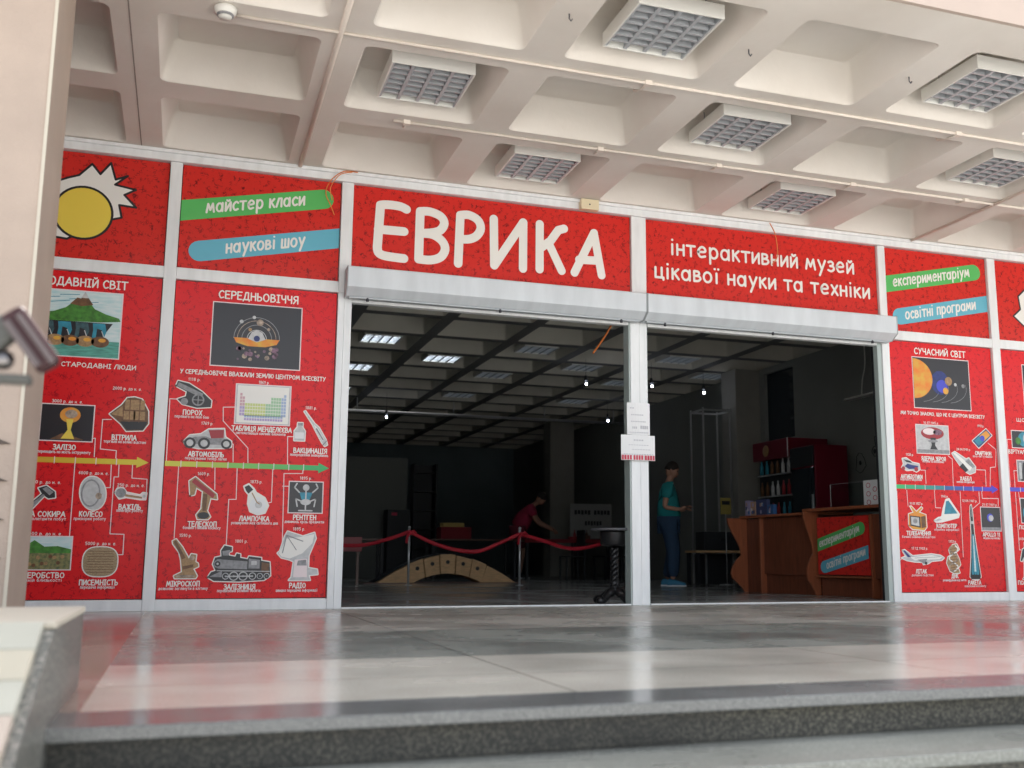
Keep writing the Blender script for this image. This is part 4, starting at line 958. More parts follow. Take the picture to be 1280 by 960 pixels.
p.poly([(.2, .55), (.7, .68), (.95, .56), (.9, .44), (.3, .36)], M_ink, 3); p.poly([(.04, .93), (.08, .95), (.22, .55), (.14, .55)], M_navy, 3); p.poly([(.36, .4), (.6, .46), (.52, .16)], M_grey, 4); p.disc(.56, .2, .03, M_black, 5); p.line([(.3, .5), (.9, .58)], .004, M_grey, 5)
p.build('airliner_picture', t)
p = Pic(5.888, 6.054, .268, .551)
p.cut([(.5, .98), (.8, 1), (.94, .82), (.7, .72), (.9, .5), (.98, .3), (.8, .18), (.9, .02), (.5, 0), (.2, .08), (.0, .35), (.1, .55), (.3, .62), (.2, .8)], M_tan, 2)
for a, c in ((0, M_ink), (PI, M_glow)):
    p.line([(.5 + .32 * math.sin(v * 9 + a) + .1 * (v - .5), .06 + .88 * v) for v in [i / 16 for i in range(17)]], .014, c, 3)
for k in range(9): p.line([(.25, .1 + .09 * k), (.75, .13 + .09 * k)], .005, M_brown, 5)
p.build('dna_picture', t)
bcols = [grad(k, 5, (.04, .48, .16), (.03, .25, .30)) for k in range(5)] + [grad(k, 5, (.03, .12, .36), (.06, .04, .55)) for k in range(5)]
arrow(t, 5.331, 6.49, 1.102, bcols, True)
leaders(t, [[(5.98, 1.423), (6.028, 1.392), (6.021, 1.122)], [(5.641, 1.27), (5.694, 1.271), (5.694, 1.137)], [(6.484, 1.571), (6.58, 1.507), (6.56, 1.33), (6.494, 1.322), (6.475, 1.13)], [(6.318, 1.295), (6.43, 1.294), (6.424, 1.129)], [(5.345, 1.057), (5.342, .395), (5.357, .4)], [(5.462, 1.069), (5.467, .912)],
            [(5.789, 1.074), (5.792, .905), (5.854, .903)], [(6.1, 1.069), (6.09, .427)], [(6.331, 1.073), (6.332, .964), (6.236, .898)], [(6.365, 1.084), (6.368, 1.008), (6.567, 1.011), (6.561, .935)]])
caps(t, [('ЯДЕРНА ЗБРОЯ', 5.656, 5.945, 1.388, 't'), ('потужна та небезпечна', 5.667, 5.922, 1.36, 's'), ('16.07.1945 р.', 5.705, 5.887, 1.746, 'd'),
         ('АНТИБІОТИКИ', 5.401, 5.653, 1.202, 't'), ('боротьба з хворобами', 5.395, 5.643, 1.175, 's'), ('1928 р.', 5.474, 5.565, 1.42, 'd'),
         ('СМАРТФОН', 6.315, 6.513, 1.463, 't'), ('весь світ у кишені', 6.285, 6.525, 1.433, 's'), ('1992 р.', 6.364, 6.448, 1.742, 'd'),
         ('ХАББЛ', 6.109, 6.246, 1.2, 't'), ('космічна обсерваторія', 6.066, 6.281, 1.169, 's'), ('24.04.1990 р.', 6.087, 6.26, 1.494, 'd'),
         ('ТЕЛЕБАЧЕННЯ', 5.433, 5.715, .653, 't'), ('бачимо новини на відстані', 5.379, 5.766, .619, 's'), ('10.09.1927 р.', 5.487, 5.643, .941, 'd'),
         ("КОМП'ЮТЕР", 5.791, 6.032, .728, 't'), ('обробка інформації', 5.762, 6.058, .693, 's'), ('1946 р.', 5.866, 5.95, 1.018, 'd'),
         ('РАКЕТА', 6.131, 6.284, .178, 't'), ('освоєння космосу', 6.083, 6.343, .146, 's'), ('12.04.1961 р.', 6.117, 6.302, .98, 'd'),
         ('APOLLO 11', 6.345, 6.556, .65, 't'), ('людина на місяці', 6.348, 6.554, .616, 's'), ('20.07.1969 р.', 6.359, 6.547, .947, 'd'),
         ('ЛІТАК', 5.519, 5.643, .287, 't'), ('долаємо відстані', 5.466, 5.721, .253, 's'), ('17.12.1903 р.', 5.482, 5.673, .507, 'd'),
         ('ДНК', 5.934, 6.014, .242, 't'), ('розшифрували код життя', 5.83, 6.105, .204, 's'), ('1953 р.', 5.924, 6.018, .577, 'd')])

# ---- poster 4: cut by the right edge of the view
t = poster(6.699, 7.97, 'red timeline poster at the right edge, only its left side in view')
caps(t, [('МАЙБУТНЄ', 7.05, 7.62, 2.47, 'T')], 'title_lettering')
caps(t, [('ЩО НАС ЧЕКАЄ ПОПЕРЕДУ', 6.868, 7.80, 1.828, 'm')], 'subtitle_lettering')
p = Pic(6.993, 7.67, 1.9, 2.41); p.frame(M_space); p.disc(.5, .5, .3, M_navy, 2); p.disc(.46, .54, .2, M_teal, 3); p.build('galaxy_picture', t)
p = Pic(6.795, 7.17, 1.54, 1.71); p.frame(M_space); p.disc(.4, .5, .2, M_teal, 2); p.disc(.55, .55, .18, M_lgrey, 3); p.disc(.2, .4, .1, M_leaf, 3); p.build('virtual_world_picture', t)
p = Pic(6.839, 7.20, 1.197, 1.405); p.frame(M_grey); p.poly([(.1, 0), (.2, .9), (.4, 1), (.5, .5), (.6, 0)], M_black, 2); p.rect(.05, .1, .14, .9, M_lgrey, 3); p.build('figure_picture', t)
p = Pic(6.847, 7.22, .774, 1.016); p.frame(M_space); p.disc(.3, .4, .25, M_teal, 2); p.disc(.35, .45, .12, M_sea, 3); p.build('cell_picture', t)
p = Pic(6.79, 6.98, .209, .579)
p.cut([(.35, .98), (.55, 1), (.62, .86), (.8, .78), (.95, .5), (.85, .45), (.72, .6), (.7, .4), (.75, .05), (.9, .02), (.1, 0), (.2, .06), (.25, .4), (.25, .6), (.12, .48), (.02, .5), (.2, .8), (.35, .84)], M_black, 2); p.poly([(.35, .78), (.62, .78), (.6, .5), (.4, .5)], M_navy, 3); p.disc(.46, .92, .09, M_grey, 3); p.line([(.36, .45), (.34, .1)], .02, M_grey, 4); p.line([(.6, .45), (.64, .1)], .02, M_grey, 4)
p.build('robot_picture', t)
arrow(t, 6.71, 7.86, 1.108, [grad(k, 8, (.07, .06, .55), (.25, .05, .5)) for k in range(8)], True)
leaders(t, [[(6.795, 1.62), (6.73, 1.62), (6.73, 1.13)], [(6.839, 1.30), (6.79, 1.30), (6.79, 1.13)], [(6.79, 1.08), (6.79, .50), (6.81, .5)], [(6.83, 1.08), (6.84, .95)]])
caps(t, [('ВІРТУАЛЬНИЙ СВІТ', 6.736, 7.2, 1.495, 't'), ('ПОРЯТУНОК', 6.807, 7.1, .727, 't'), ('ПОМІЧНИКИ', 6.742, 7.05, .175, 't'), ('2030 р.', 6.79, 6.90, .61, 'd')])

# ------------------------------------------------------------------ notices on the door post
def sheet(x0, x1, z0, z1, y, label, rows, red=False):
    t = thing('paper_notice', ((x0 + x1) / 2, y, z0), label, 'notice', 'paper notices on the door post')
    b = MB(); n = 8
    for (ya, flip) in ((y, 0), (y + .0015, 1)):
        for i in range(n):
            a = x0 + (x1 - x0) * i / n; c = x0 + (x1 - x0) * (i + 1) / n
            f = lambda x: .008 * math.sin((x - x0) / (x1 - x0) * 4)
            b.face([(a, ya - f(a), z0), (c, ya - f(c), z0), (c, ya - f(c), z1), (a, ya - f(a), z1)], M_paper)
    b.build('sheet', t)
    b = MB()
    for (za, h, u0, u1, mt) in rows:
        nseg = max(2, int((u1 - u0) * 14)); 
        for i in range(nseg):
            a = x0 + (x1 - x0) * (u0 + (u1 - u0) * (i + .1) / nseg); c = x0 + (x1 - x0) * (u0 + (u1 - u0) * (i + .82) / nseg)
            b.face([(a, y - .010, za), (c, y - .010, za), (c, y - .010, za + h), (a, y - .010, za + h)], mt)
    b.build('print', t)
M_gp = mat('pale_grey_print', (.55, .55, .58), .6); M_rp = mat('red_print', (.58, .05, .09), .6)
sheet(2.478, 2.702, 1.487, 1.775, -.046, 'crumpled white paper notice taped highest on the white door post', [(1.72, .012, .1, .3, M_gp), (1.66, .010, .15, .7, M_gp), (1.60, .010, .15, .8, M_gp), (1.54, .02, .2, .42, M_gp), (1.54, .03, .55, .9, M_gp), (1.503, .008, .08, .92, M_gp)])
sheet(2.412, 2.742, 1.258, 1.482, -.062, 'wider paper notice with a red lower band, under the other notice', [(1.43, .012, .35, .65, M_gp), (1.39, .006, .2, .8, M_gp), (1.35, .006, .3, .85, M_gp), (1.306, .008, .05, .95, M_gp), (1.262, .04, .0, .31, M_rp), (1.262, .04, .34, .64, M_rp), (1.262, .04, .67, .98, M_rp)], True)

# ------------------------------------------------------------------ ceiling lamps
def make_lamp(tube_mat, nx=4, ny=7, fancy=True):
    """recessed square louvre lamp, its rim at local z = 0"""
    s = .287
    root = bpy.data.objects.new('ceiling_lamp', None); C.objects.link(root)
    b = MB(); t_ = .012; h = .085
    b.box(-s, s, -s, -s + t_, 0, h, M_lamp); b.box(-s, s, s - t_, s, 0, h, M_lamp)
    b.box(-s, -s + t_, -s + t_, s - t_, 0, h, M_lamp); b.box(s - t_, s, -s + t_, s - t_, 0, h, M_lamp)
    b.box(-s, s, -s, s, h, h + .01, M_lamp); b.build('housing', root, .002, True)
    q = s - t_ - .001
    b = MB()
    for i in range(nx + 1):
        x = -q + 2 * q * i / nx; a = .012
        b.prism([(x - a, .004), (x + a, .004), (x + .003, .05), (x - .003, .05)], 2 * q, M_louv, 'y', -q)
    for j in range(1, ny):
        y = -q + 2 * q * j / ny
        for i in range(nx):
            xa = -q + 2 * q * i / nx + .013; xb = -q + 2 * q * (i + 1) / nx - .013
            b.prism([(y - .009, .006), (y + .009, .006), (y + .002, .045), (y - .002, .045)], xb - xa, M_louv, 'x', xa)
    b.box(-q, q, -q, q, .074, .078, M_louv)
    b.build('louvre', root, 0, True)
    for i in range(nx):
        x = -q + 2 * q * (i + .5) / nx
        b = MB(); b.tube([(x, -q + .02, .062), (x, q - .02, .062)], .009, tube_mat, 8); b.build('tube', root, 0, True)
    b = MB()
    for sx in (-1, 1):
        for sy in (-1, 1):
            b.tube([(sx * .2, sy * .2, h + .01), (sx * .2 + .01, sy * .2, h + .12), (sx * .2 - .005, sy * .2 + .01, .36)], .004, M_grey, 5)
    b.build('hanger', root, 0, True)
    return root
proto_off = make_lamp(M_tube)
first = True
LZ = 3.645
for i, j, lab in ((0, 0, 'unlit louvre lamp leftmost on the porch ceiling, above the name sign'), (1, 1, 'unlit square louvre lamp nearest the name sign, just above its last letters'), (1, -1, 'unlit square louvre lamp cut by the top edge, largest in view'),
                  (2, 0, 'unlit square louvre lamp in the middle of the five right-hand porch lamps'), (3, 1, 'unlit square louvre lamp just above the two-line sign'), (3, -1, 'unlit square louvre lamp at the top right, beside the outer ceiling edge'), (4, 0, 'unlit square louvre lamp at the right edge above the banner board')):
    o = proto_off if first else copy_tree(proto_off); first = False
    o.location = (X0 + P_ * i, -1.78 + P_ * j, LZ)
    tag(o, lab, 'ceiling lamp', 'square louvre lamps under the porch')
lit = make_lamp(M_tubeon); dim = make_lamp(M_tubeglint)
used = {'l': False, 'd': False}
HL = [(1, 5, 'l', 'bright lit lamp inside the left doorway, partly behind the shutter box'), (1, 7, 'l', 'bright lit lamp near the left jamb, second of its row'), (1, 9, 'l', 'bright lit lamp at the left jamb, third of its row'), (1, 11, 'l', 'lit lamp mostly hidden by the left jamb, farthest of its row'),
      (2, 8, 'l', 'bright lit lamp alone in the second row from the left jamb'), (3, 5, 'l', 'lit lamp behind the right end of the left shutter box'), (3, 7, 'd', 'faint lamp high in the middle of the left doorway'), (3, 9, 'd', 'faint lamp deep in the middle of the left doorway'), (3, 11, 'd', 'barely visible lamp before the cross beam of the hall'),
      (4, 8, 'd', 'faint lamp left of the door post, in the hall ceiling'), (5, 5, 'd', 'faint lamp behind the right shutter box'), (5, 7, 'd', 'faint lamp high in the right doorway above the turquoise man'), (5, 9, 'd', 'barely visible lamp close left of the door post'), (5, 11, 'd', 'barely visible lamp deepest in the hall near the door post'), (6, 8, 'd', 'barely visible lamp beside the pale pillar in the right doorway')]
for i, j, k, lab in HL:
    src = lit if k == 'l' else dim
    o = src if not used[k] else copy_tree(src); used[k] = True
    o.location = (X0 + P_ * i, -1.78 + P_ * j, LZ)
    tag(o, lab, 'ceiling lamp', 'square louvre lamps in the hall ceiling')
# conduits, detector, junction box, cables
def conduit(y, label, clips, drops):
    t = thing('conduit', (0, y, ZC), label, 'conduit', 'painted conduits along the ceiling ribs')
    b = MB(); b.tube([(-1.12 if y < -2 else .1, y, ZC - .012), (9.0, y, ZC - .012)], .011, M_pipe, 8); b.build('pipe', t)
    for x in drops:
        b = MB(); b.tube([(x, y, ZC - .012), (x, y + .09, ZC - .008), (x, y + .23, ZC + .03), (x, y + .25, ZC + .10)], .008, M_pipe, 6); b.box(x - .025, x + .025, y - .02, y + .02, ZC - .03, ZC + .001, M_pipe); b.build('branch', t)
conduit(-2.44, 'thin painted conduit along the outer ceiling rib', 6, (1.62, 4.2))
conduit(-1.24, 'thin painted conduit along the inner ceiling rib, nearer the signs', 6, (.2, 1.75, 2.8, 4.1, 5.3))
b = MB(); b.tube([(5.62, -3.6, ZC - .014), (5.62, -.08, ZC - .014)], .014, M_pipe, 8); tag(b.build('conduit'), 'painted conduit running out from above the right banner board', 'conduit')
b = MB(); b.tube([(-.455, -3.85, ZC - .010), (-.455, -.06, ZC - .010)], .018, M_pipe, 8); tag(b.build('conduit'), 'painted pipe along a ceiling joint left of the big name sign', 'conduit')
b = MB(); b.box(-1.686, -1.678, -3.85, -.05, ZC - .0015, ZC + .002, mat('joint_filler', (.30, .26, .23), .8)); struct(b.build('ceiling_joint'))
sm = thing('smoke_detector', (-1.14, -2.5, ZC), 'round white smoke detector on the ceiling at top left', 'smoke detector')
b = MB(); b.lathe(-1.14, -2.5, [(.001, ZC - .075), (.035, ZC - .072), (.042, ZC - .055), (.062, ZC - .04), (.066, ZC - .012), (.05, ZC)], M_lamp, 24); b.build('body', sm)
b = MB(); b.lathe(-1.14, -2.5, [(.044, ZC - .062), (.050, ZC - .056), (.050, ZC - .050), (.044, ZC - .046)], M_grey, 24); b.build('vent_ring', sm)
b = MB(); b.box(2.02, 2.19, -.12, -.052, 3.505, 3.60, M_jbox); b.tube([(2.10, -.12, 3.55), (2.10, -.124, 3.55)], .008, M_seam, 8)
tag(b.build('junction_box', bevel=.006), 'small cream junction box on the frame above the big name sign', 'junction box')
def cable(pts, r, label):
    q = _s3(pts); b = MB(); b.tube(q, r, M_orcab, 6); tag(b.build('cable'), label, 'cable')
def _s3(p):
    p = [Vector(v) for v in p]; q = [p[0]] + p + [p[-1]]; out = []
    for i in range(1, len(q) - 2):
        for k in range(6):
            t = k / 6; a, b_, c, d = q[i - 1:i + 3]
            out.append(.5 * (2 * b_ + (c - a) * t + (2 * a - 5 * b_ + 4 * c - d) * t * t + (3 * b_ - a - 3 * c + d) * t ** 3))
    return out + [p[-1]]
cable([(.02, -.08, 3.60), (-.10, -.10, 3.585), (-.20, -.09, 3.50), (-.235, -.05, 3.40), (-.19, -.04, 3.30), (-.155, -.03, 3.22)], .0045, 'looped orange cable hanging over the left banner board, the longer strand')
cable([(-.02, -.07, 3.60), (-.13, -.11, 3.55), (-.20, -.08, 3.44), (-.18, -.05, 3.34)], .004, 'short orange cable strand curling beside the longer loop')
cable([(3.98, -.075, 3.60), (4.03, -.08, 3.50), (4.07, -.05, 3.38), (4.075, -.035, 3.28), (4.02, -.03, 3.20)], .0045, 'thin orange cable dangling over the two-line sign')
cable([(2.56, .4, 2.66), (2.50, .45, 2.52), (2.40, .45, 2.37), (2.34, .42, 2.30)], .009, 'orange cable end hanging inside the left doorway by the post')

for x, y in ((.802, -3.107), (2.036, -3.075), (3.248, -3.096)):
    b = MB(); b.tube([(x, y, ZC + .004), (x, y, ZC - .03), (x + .012, y, ZC - .045), (x + .02, y, ZC - .03)], .004, M_seam, 6)
    tag(b.build('ceiling_hook'), 'tiny bare metal hook sticking out of a porch ceiling rib', 'hook', 'tiny hooks on the porch ceiling ribs')
# ------------------------------------------------------------------ ticket counter
ct = thing('ticket_counter', (5.6, 1.8, 0), 'brown wooden ticket counter with wavy side panels inside the right doorway', 'counter')
A0 = Vector((5.43, 3.1, 0)); B0 = Vector((5.66, .65, 0)); dv = (B0 - A0).normalized(); nv = Vector((-dv.y, dv.x, 0)); nv = nv if nv.x > 0 else -nv   # nv points behind the counter
Lc = (B0 - A0).length
def cp(a, o, z): p = A0 + dv * a + nv * o; return (p.x, p.y, z)
def cbox(a0, a1, o0, o1, z0, z1, mt, name, bev=.004):
    b = MB(); b.grid([[cp(a0, o0, z), cp(a1, o0, z), cp(a1, o1, z), cp(a0, o1, z)] for z in (z0, z1)], mt, smooth=False); return b.build(name, ct, bev)
cbox(0.0, .32, .02, .05, .0, .89, M_wood, 'front_panel'); cbox(.345, 1.33, .02, .05, .22, .89, M_wood, 'front_panel'); cbox(.345, 1.33, .05, .08, 0, .22, M_wood, 'kick_panel')
cbox(.32, .345, -.03, .06, 0, .90, M_wood2, 'upright')
cbox(1.36, 2.30, .02, .05, .20, .87, M_wood, 'front_panel'); cbox(1.36, 2.46, .06, .09, 0, .20, M_wood, 'kick_panel'); cbox(2.30, 2.46, .0, .05, .2, .87, M_wood, 'front_panel'); cbox(2.27, 2.30, -.03, .055, 0, .87, M_wood2, 'upright'); cbox(1.36, 2.27, -.03, .018, .2, .222, M_wood2, 'shelf')
cbox(-.04, 1.36, -.06, .55, .90, .93, M_wood2, 'countertop'); cbox(1.28, Lc + .1, -.12, .55, .931, .962, M_wood2, 'countertop')
def wave(a, w0, z1, amp):
    prof = []
    for k in range(17):
        z = z1 * (1 - k / 16); f = k / 16
        o = -w0 * (.25 + .75 * (.5 + .5 * math.cos(f * 2 * PI * 1.0)) * (1 - .1 * f)) + amp * math.sin(f * PI * 2)
        if f > .5: o = -w0 * (.30 + .55 * math.sin((f - .5) * 2 * PI)) * (1 if f < .8 else 1 - (f - .8) * 3.5)
        prof.append((o, z))
    b = MB(); poly = prof + [(.05, 0), (.05, z1)]
    b.grid([[cp(a, o, z) for o, z in poly], [cp(a + .025, o, z) for o, z in poly]], M_wood2, smooth=False); return b.build('wavy_side_panel', ct, .003)
wave(-.03, .26, .90, .0); wave(1.332, .16, .93, .0)
sgn = []
b = MB(); b.grid([[cp(1.42, -.028, z), cp(2.25, -.028, z), cp(2.25, .0, z), cp(1.42, .0, z)] for z in (.235, .86)], M_red, smooth=False); b.build('sign_panel', ct)
b = MB(); s_ = .24
def cz(zc, a): return zc + (a - 1.42) * s_
def cpoly(pts, mt, o): b.face([cp(a, o, z) for a, z in pts], mt)
arcs = lambda a, z, r, d0, d1: [(a + r * math.cos(R(d0 + (d1 - d0) * i / 8)), z + r * math.sin(R(d0 + (d1 - d0) * i / 8))) for i in range(9)]
cpoly([(1.422, cz(.555, 1.42) - .07), *arcs(2.14, cz(.555, 2.14), .068, -78, 102), (1.422, cz(.555, 1.42) + .07)], M_green, -.031)
cpoly([(2.248, cz(.28, 2.25) + .07), *arcs(1.53, cz(.29, 1.53), .068, 102, 282), (2.248, cz(.28, 2.25) - .07)], M_blue, -.031)
b.build('sign_banner', ct)
b = MB()
write(b, 'експериментаріум', 1.46, 2.12, cz(.525, 1.46), .085, .013, M_ink, -.004, s_); b.v = [cp(x, -.032 + y * .5, z) for x, y, z in b.v]; b.build('sign_lettering', ct); b = MB(); write(b, 'освітні програми', 1.57, 2.2, cz(.262, 1.57), .085, .013, M_ink, -.004, s_)
b.v = [cp(x, -.032 + y * .5, z) for x, y, z in b.v]; b.build('sign_lettering', ct)
# things on the counter
bh = thing('brochure_holder', cp(.1, .1, .93), 'row of coloured brochures standing on the left end of the counter', 'brochure rack')
random.seed(9)
cols_ = [mat('brochure_mauve', (.35, .30, .45), .5), mat('brochure_white', (.6, .58, .56), .5), mat('brochure_tan', (.42, .26, .18), .5), mat('brochure_navy', (.05, .06, .14), .5), mat('brochure_blue', (.04, .12, .30), .5)]
for k, (a, wd, hh, mt) in enumerate(((-.02, .1, .19, 0), (.09, .11, .17, 2), (.21, .22, .19, 3), (.44, .12, .12, 4))):
    b = MB(); b.grid([[cp(a, .02, z), cp(a + wd, .02, z), cp(a + wd, .07, z), cp(a, .07, z)] for z in (.931, .931 + hh)], cols_[mt], smooth=False); o = b.build('brochure_stack', bh, .002)
    b = MB()
    for q in range(5):
        a2 = a + .01 + (wd - .04) * random.random(); z2 = .94 + (hh - .06) * random.random()
        b.face([cp(a2, .018 - .0004 * q, z2), cp(a2 + .03, .018 - .0004 * q, z2), cp(a2 + .03, .018 - .0004 * q, z2 + .04), cp(a2, .018 - .0004 * q, z2 + .04)], cols_[(q + 1) % 5])
    b.build('cover_print', bh)
b = MB(); b.grid([[cp(1.42, .05, z), cp(1.95, .05, z), cp(1.95, .3, z), cp(1.42, .3, z)] for z in (.963, .972)], M_paper, smooth=False); tag(b.build('paper_stack'), 'flat white sheets of paper lying on the counter', 'paper')
cx_ = thing('patterned_box', cp(2.2, .1, .963), 'white box with a scrolled pattern at the right end of the counter', 'box')
b = MB(); b.grid([[cp(2.12, .05, z), cp(2.42, .05, z), cp(2.42, .25, z), cp(2.12, .25, z)] for z in (.963, 1.235)], M_paper, smooth=False); b.build('carton', cx_, .003)
b = MB()
for k in range(5):
    q = [cp(2.2 + .10 * (k % 2) + .03 * math.cos(a), .047, 1.0 + .045 * k + .025 * math.sin(a)) for a in [2 * PI * i / 10 for i in range(11)]]
    b.tube(q, .003, M_rp, 4)
b.build('printed_scroll', cx_)
gs = thing('glass_screen', cp(1.9, .3, .963), 'low clear glass screen standing behind the counter front', 'glass screen')
b = MB(); b.grid([[cp(1.25, .32, z), cp(2.5, .32, z), cp(2.5, .328, z), cp(1.25, .328, z)] for z in (.964, 1.25)], M_glass, smooth=False); b.build('pane', gs)
b = MB(); b.obox(cp(1.25, .324, 1.255), cp(2.5, .324, 1.255), .006, .005, M_grey); b.build('top_strip', gs)

# ------------------------------------------------------------------ fridges, cabinet, pendant
f2 = thing('drinks_fridge', (7.4, 4.4, 0), 'tall dark red drinks fridge with a black glass door, nearer of the two', 'fridge')
b = MB(); b.box(7.12, 7.66, 4.08, 4.68, .05, 2.0, M_redmetal); b.build('body', f2, .01)
b = MB(); b.box(7.10, 7.118, 4.10, 4.66, .12, 1.68, M_glassdark); b.build('door', f2, .004)
b = MB(); b.box(7.085, 7.118, 4.09, 4.67, 1.70, 1.98, M_dark); b.build('header', f2, .006)
b = MB(); b.box(7.08, 7.0995, 4.12, 4.14, .7, 1.3, M_post); b.build('handle', f2)
f1 = thing('display_fridge', (7.6, 5.5, 0), 'tall open display fridge with a dark red header box, behind the other fridge', 'fridge')
b = MB(); b.box(7.36, 7.95, 5.0, 6.0, .05, 1.9, M_dark); b.build('body', f1, .01)
b = MB(); b.box(7.26, 7.95, 4.98, 6.02, 1.91, 2.2, M_redmetal); b.build('header', f1, .01)
b = MB(); b.ball((7.255, 5.62, 2.05), .09, M_tan, 14, sx=.1); b.box(7.25, 7.258, 4.985, 5.0, 1.91, 2.2, M_paper); b.build('header_emblem', f1)
for k in range(5):
    b = MB(); b.box(7.30, 7.358, 5.03, 5.97, .35 + .33 * k, .37 + .33 * k, M_post); b.build('shelf', f1)
bottle0 = None
for sh in range(5):
    for q in range(6):
        y = 5.10 + .155 * q; z = .372 + .33 * sh; kq = (q // 2 + sh) % 4
        b = MB(); b.lathe(7.33, y, [(.026, z), (.026, z + .13), (.012, z + .18), (.012, z + .22)], (M_lgrey, M_brown, M_teal, M_wine)[kq], 10)
        tag(b.build('bottle'), 'small bottle standing in the rows inside the open display fridge', 'bottle', 'bottles in the display fridge')
gc = thing('glass_cabinet', (7.1, 7.3, 0), 'tall glass cabinet with slim metal corner posts beside the pillar', 'cabinet')
cxs = ((6.88, 6.95), (7.38, 6.95), (7.38, 7.4), (6.88, 7.4))
b = MB()
for x, y in cxs: b.box(x - .012, x + .012, y - .012, y + .012, 0, 2.9, M_post)
b.build('corner_posts', gc)
b = MB(); 
for z in (.5, 2.86):
    for k in range(4):
        b.obox((*cxs[k], z), (*cxs[(k + 1) % 4], z), .02, .03, M_post)
b.build('frame_rails', gc)
b = MB(); b.box(6.9, 7.36, 6.97, 7.38, 0, .5, M_dark); b.build('base', gc, .005)
pl = thing('pendant_lamp', (7.2, 2.6, 2.5), 'thin unlit white strip lamp hanging on a cord in the right doorway', 'pendant lamp')
b = MB(); b.prism([(7.15, 2.52), (7.25, 2.52), (7.22, 2.555), (7.18, 2.555)], 1.7, M_lamp, 'y', 1.7); b.build('shade', pl)
b = MB(); b.tube(_s3([(7.2, 3.05, 2.555), (7.2, 3.02, 2.75), (7.2, 2.95, 2.95), (7.2, 2.95, 3.3), (7.2, 2.95, 3.62)]), .008, M_lamp, 6); b.build('cord', pl)
# bench with black box
bt = thing('low_bench', (6.95, 6.6, 0), 'low wooden bench carrying a black box, behind the man in turquoise', 'bench')
b = MB(); b.box(6.45, 7.45, 6.45, 6.85, .50, .535, M_block); b.build('top', bt, .004)
for x in (6.5, 7.4):
    for y in (6.49, 6.81):
        b = MB(); b.box(x - .025, x + .025, y - .025, y + .025, 0, .499, M_dark); b.build('leg', bt)
bb = thing('black_box', (6.95, 6.6, .536), 'wide black case resting on the low bench', 'case')
b = MB(); b.box(6.62, 7.36, 6.5, 6.8, .537, .83, M_dark); b.build('body', bb, .01)
b = MB(); b.tube([(6.9, 6.49, .70), (6.9, 6.47, .72), (7.08, 6.47, .72), (7.08, 6.49, .70)], .008, M_iron, 6); b.build('handle', bb)
ys = thing('yellow_leaflet_stand', (7.25, 6.4, 0), 'small yellow notice on a thin stand beside the pillar', 'sign')
b = MB(); b.box(6.82, 7.0, 6.3, 6.31, 1.10, 1.36, mat('dull_yellow_card', (.40, .32, .08), .6)); b.build('card', ys)
b = MB(); b.box(6.84, 6.98, 6.294, 6.2985, 1.25, 1.31, M_dark); b.build('card_print', ys)
b = MB(); b.tube([(6.91, 6.312, 0), (6.91, 6.312, 1.12)], .008, M_post, 6); b.lathe(6.91, 6.312, [(.12, 0), (.12, .012), (.01, .02)], M_post, 16); b.build('stand', ys)

# ------------------------------------------------------------------ rope barrier
posts = [(2.0, 7.04, 'short steel barrier post at the left end of the wooden arch'), (3.62, 6.7, 'short steel barrier post at the right end of the wooden arch'), (5.48, 6.8, 'short steel barrier post behind the round pedestal table')]
for x, y, lab in posts:
    t = thing('barrier_post', (x, y, 0), lab, 'barrier post', 'barrier posts with red ribbon')
    b = MB(); b.tube([(x, y, .01), (x, y, .83)], .017, M_post, 12); b.build('pole', t)
    b = MB(); b.lathe(x, y, [(.018, .83), (.022, .845), (.018, .866), (.002, .872)], M_post, 14); b.build('finial', t)
    b = MB(); b.lathe(x, y, [(.06, 0), (.06, .008), (.02, .014)], M_post, 18); b.build('foot', t)
def rib(pts, label):
    q = _s3(pts); b = MB()
    rings = []
    for i, p in enumerate(q):
        tw = .35 * math.sin(i * .7); hw = .028
        rings.append([p + Vector((0, hw * math.sin(tw), hw * math.cos(tw))), p + Vector((0, hw * math.sin(tw) + .003, hw * math.cos(tw))), p + Vector((0, -hw * math.sin(tw) + .003, -hw * math.cos(tw))), p + Vector((0, -hw * math.sin(tw), -hw * math.cos(tw)))])
    b.grid(rings, M_ribbon); return tag(b.build('ribbon'), label, 'ribbon', 'red ribbons of the barrier')
rib([(.2, 7.5, .80), (.75, 7.35, .62), (1.3, 7.2, .585), (1.7, 7.1, .68), (2.0, 7.02, .79)], 'red ribbon sagging from the left barrier post towards the left jamb')
rib([(2.0, 7.02, .79), (2.35, 6.95, .62), (2.7, 6.86, .52), (3.0, 6.8, .505), (3.3, 6.74, .62), (3.62, 6.68, .77)], 'red ribbon sagging in front of the wooden arch between two posts')
rib([(3.62, 6.68, .77), (3.95, 6.7, .68), (4.5, 6.74, .55), (5.1, 6.78, .66), (5.48, 6.78, .79)], 'red ribbon drooping from the middle post towards the pedestal table')
for (x, y, z, lab) in ((2.0, 7.0, .77, 'knotted red ribbon bow on the left barrier post'), (3.63, 6.66, .76, 'knotted red ribbon bow on the right barrier post of the arch')):
    b = MB(); b.ball((x, y, z), .035, M_ribbon, 10); b.tube(_s3([(x, y - .01, z), (x - .04, y - .02, z - .06), (x - .05, y - .01, z - .15)]), [.02] * 13, M_ribbon, 6); b.tube(_s3([(x, y - .01, z), (x + .05, y - .02, z + .03), (x + .09, y, z)]), [.016] * 13, M_ribbon, 6)
    tag(b.build('ribbon_bow'), lab, 'ribbon')

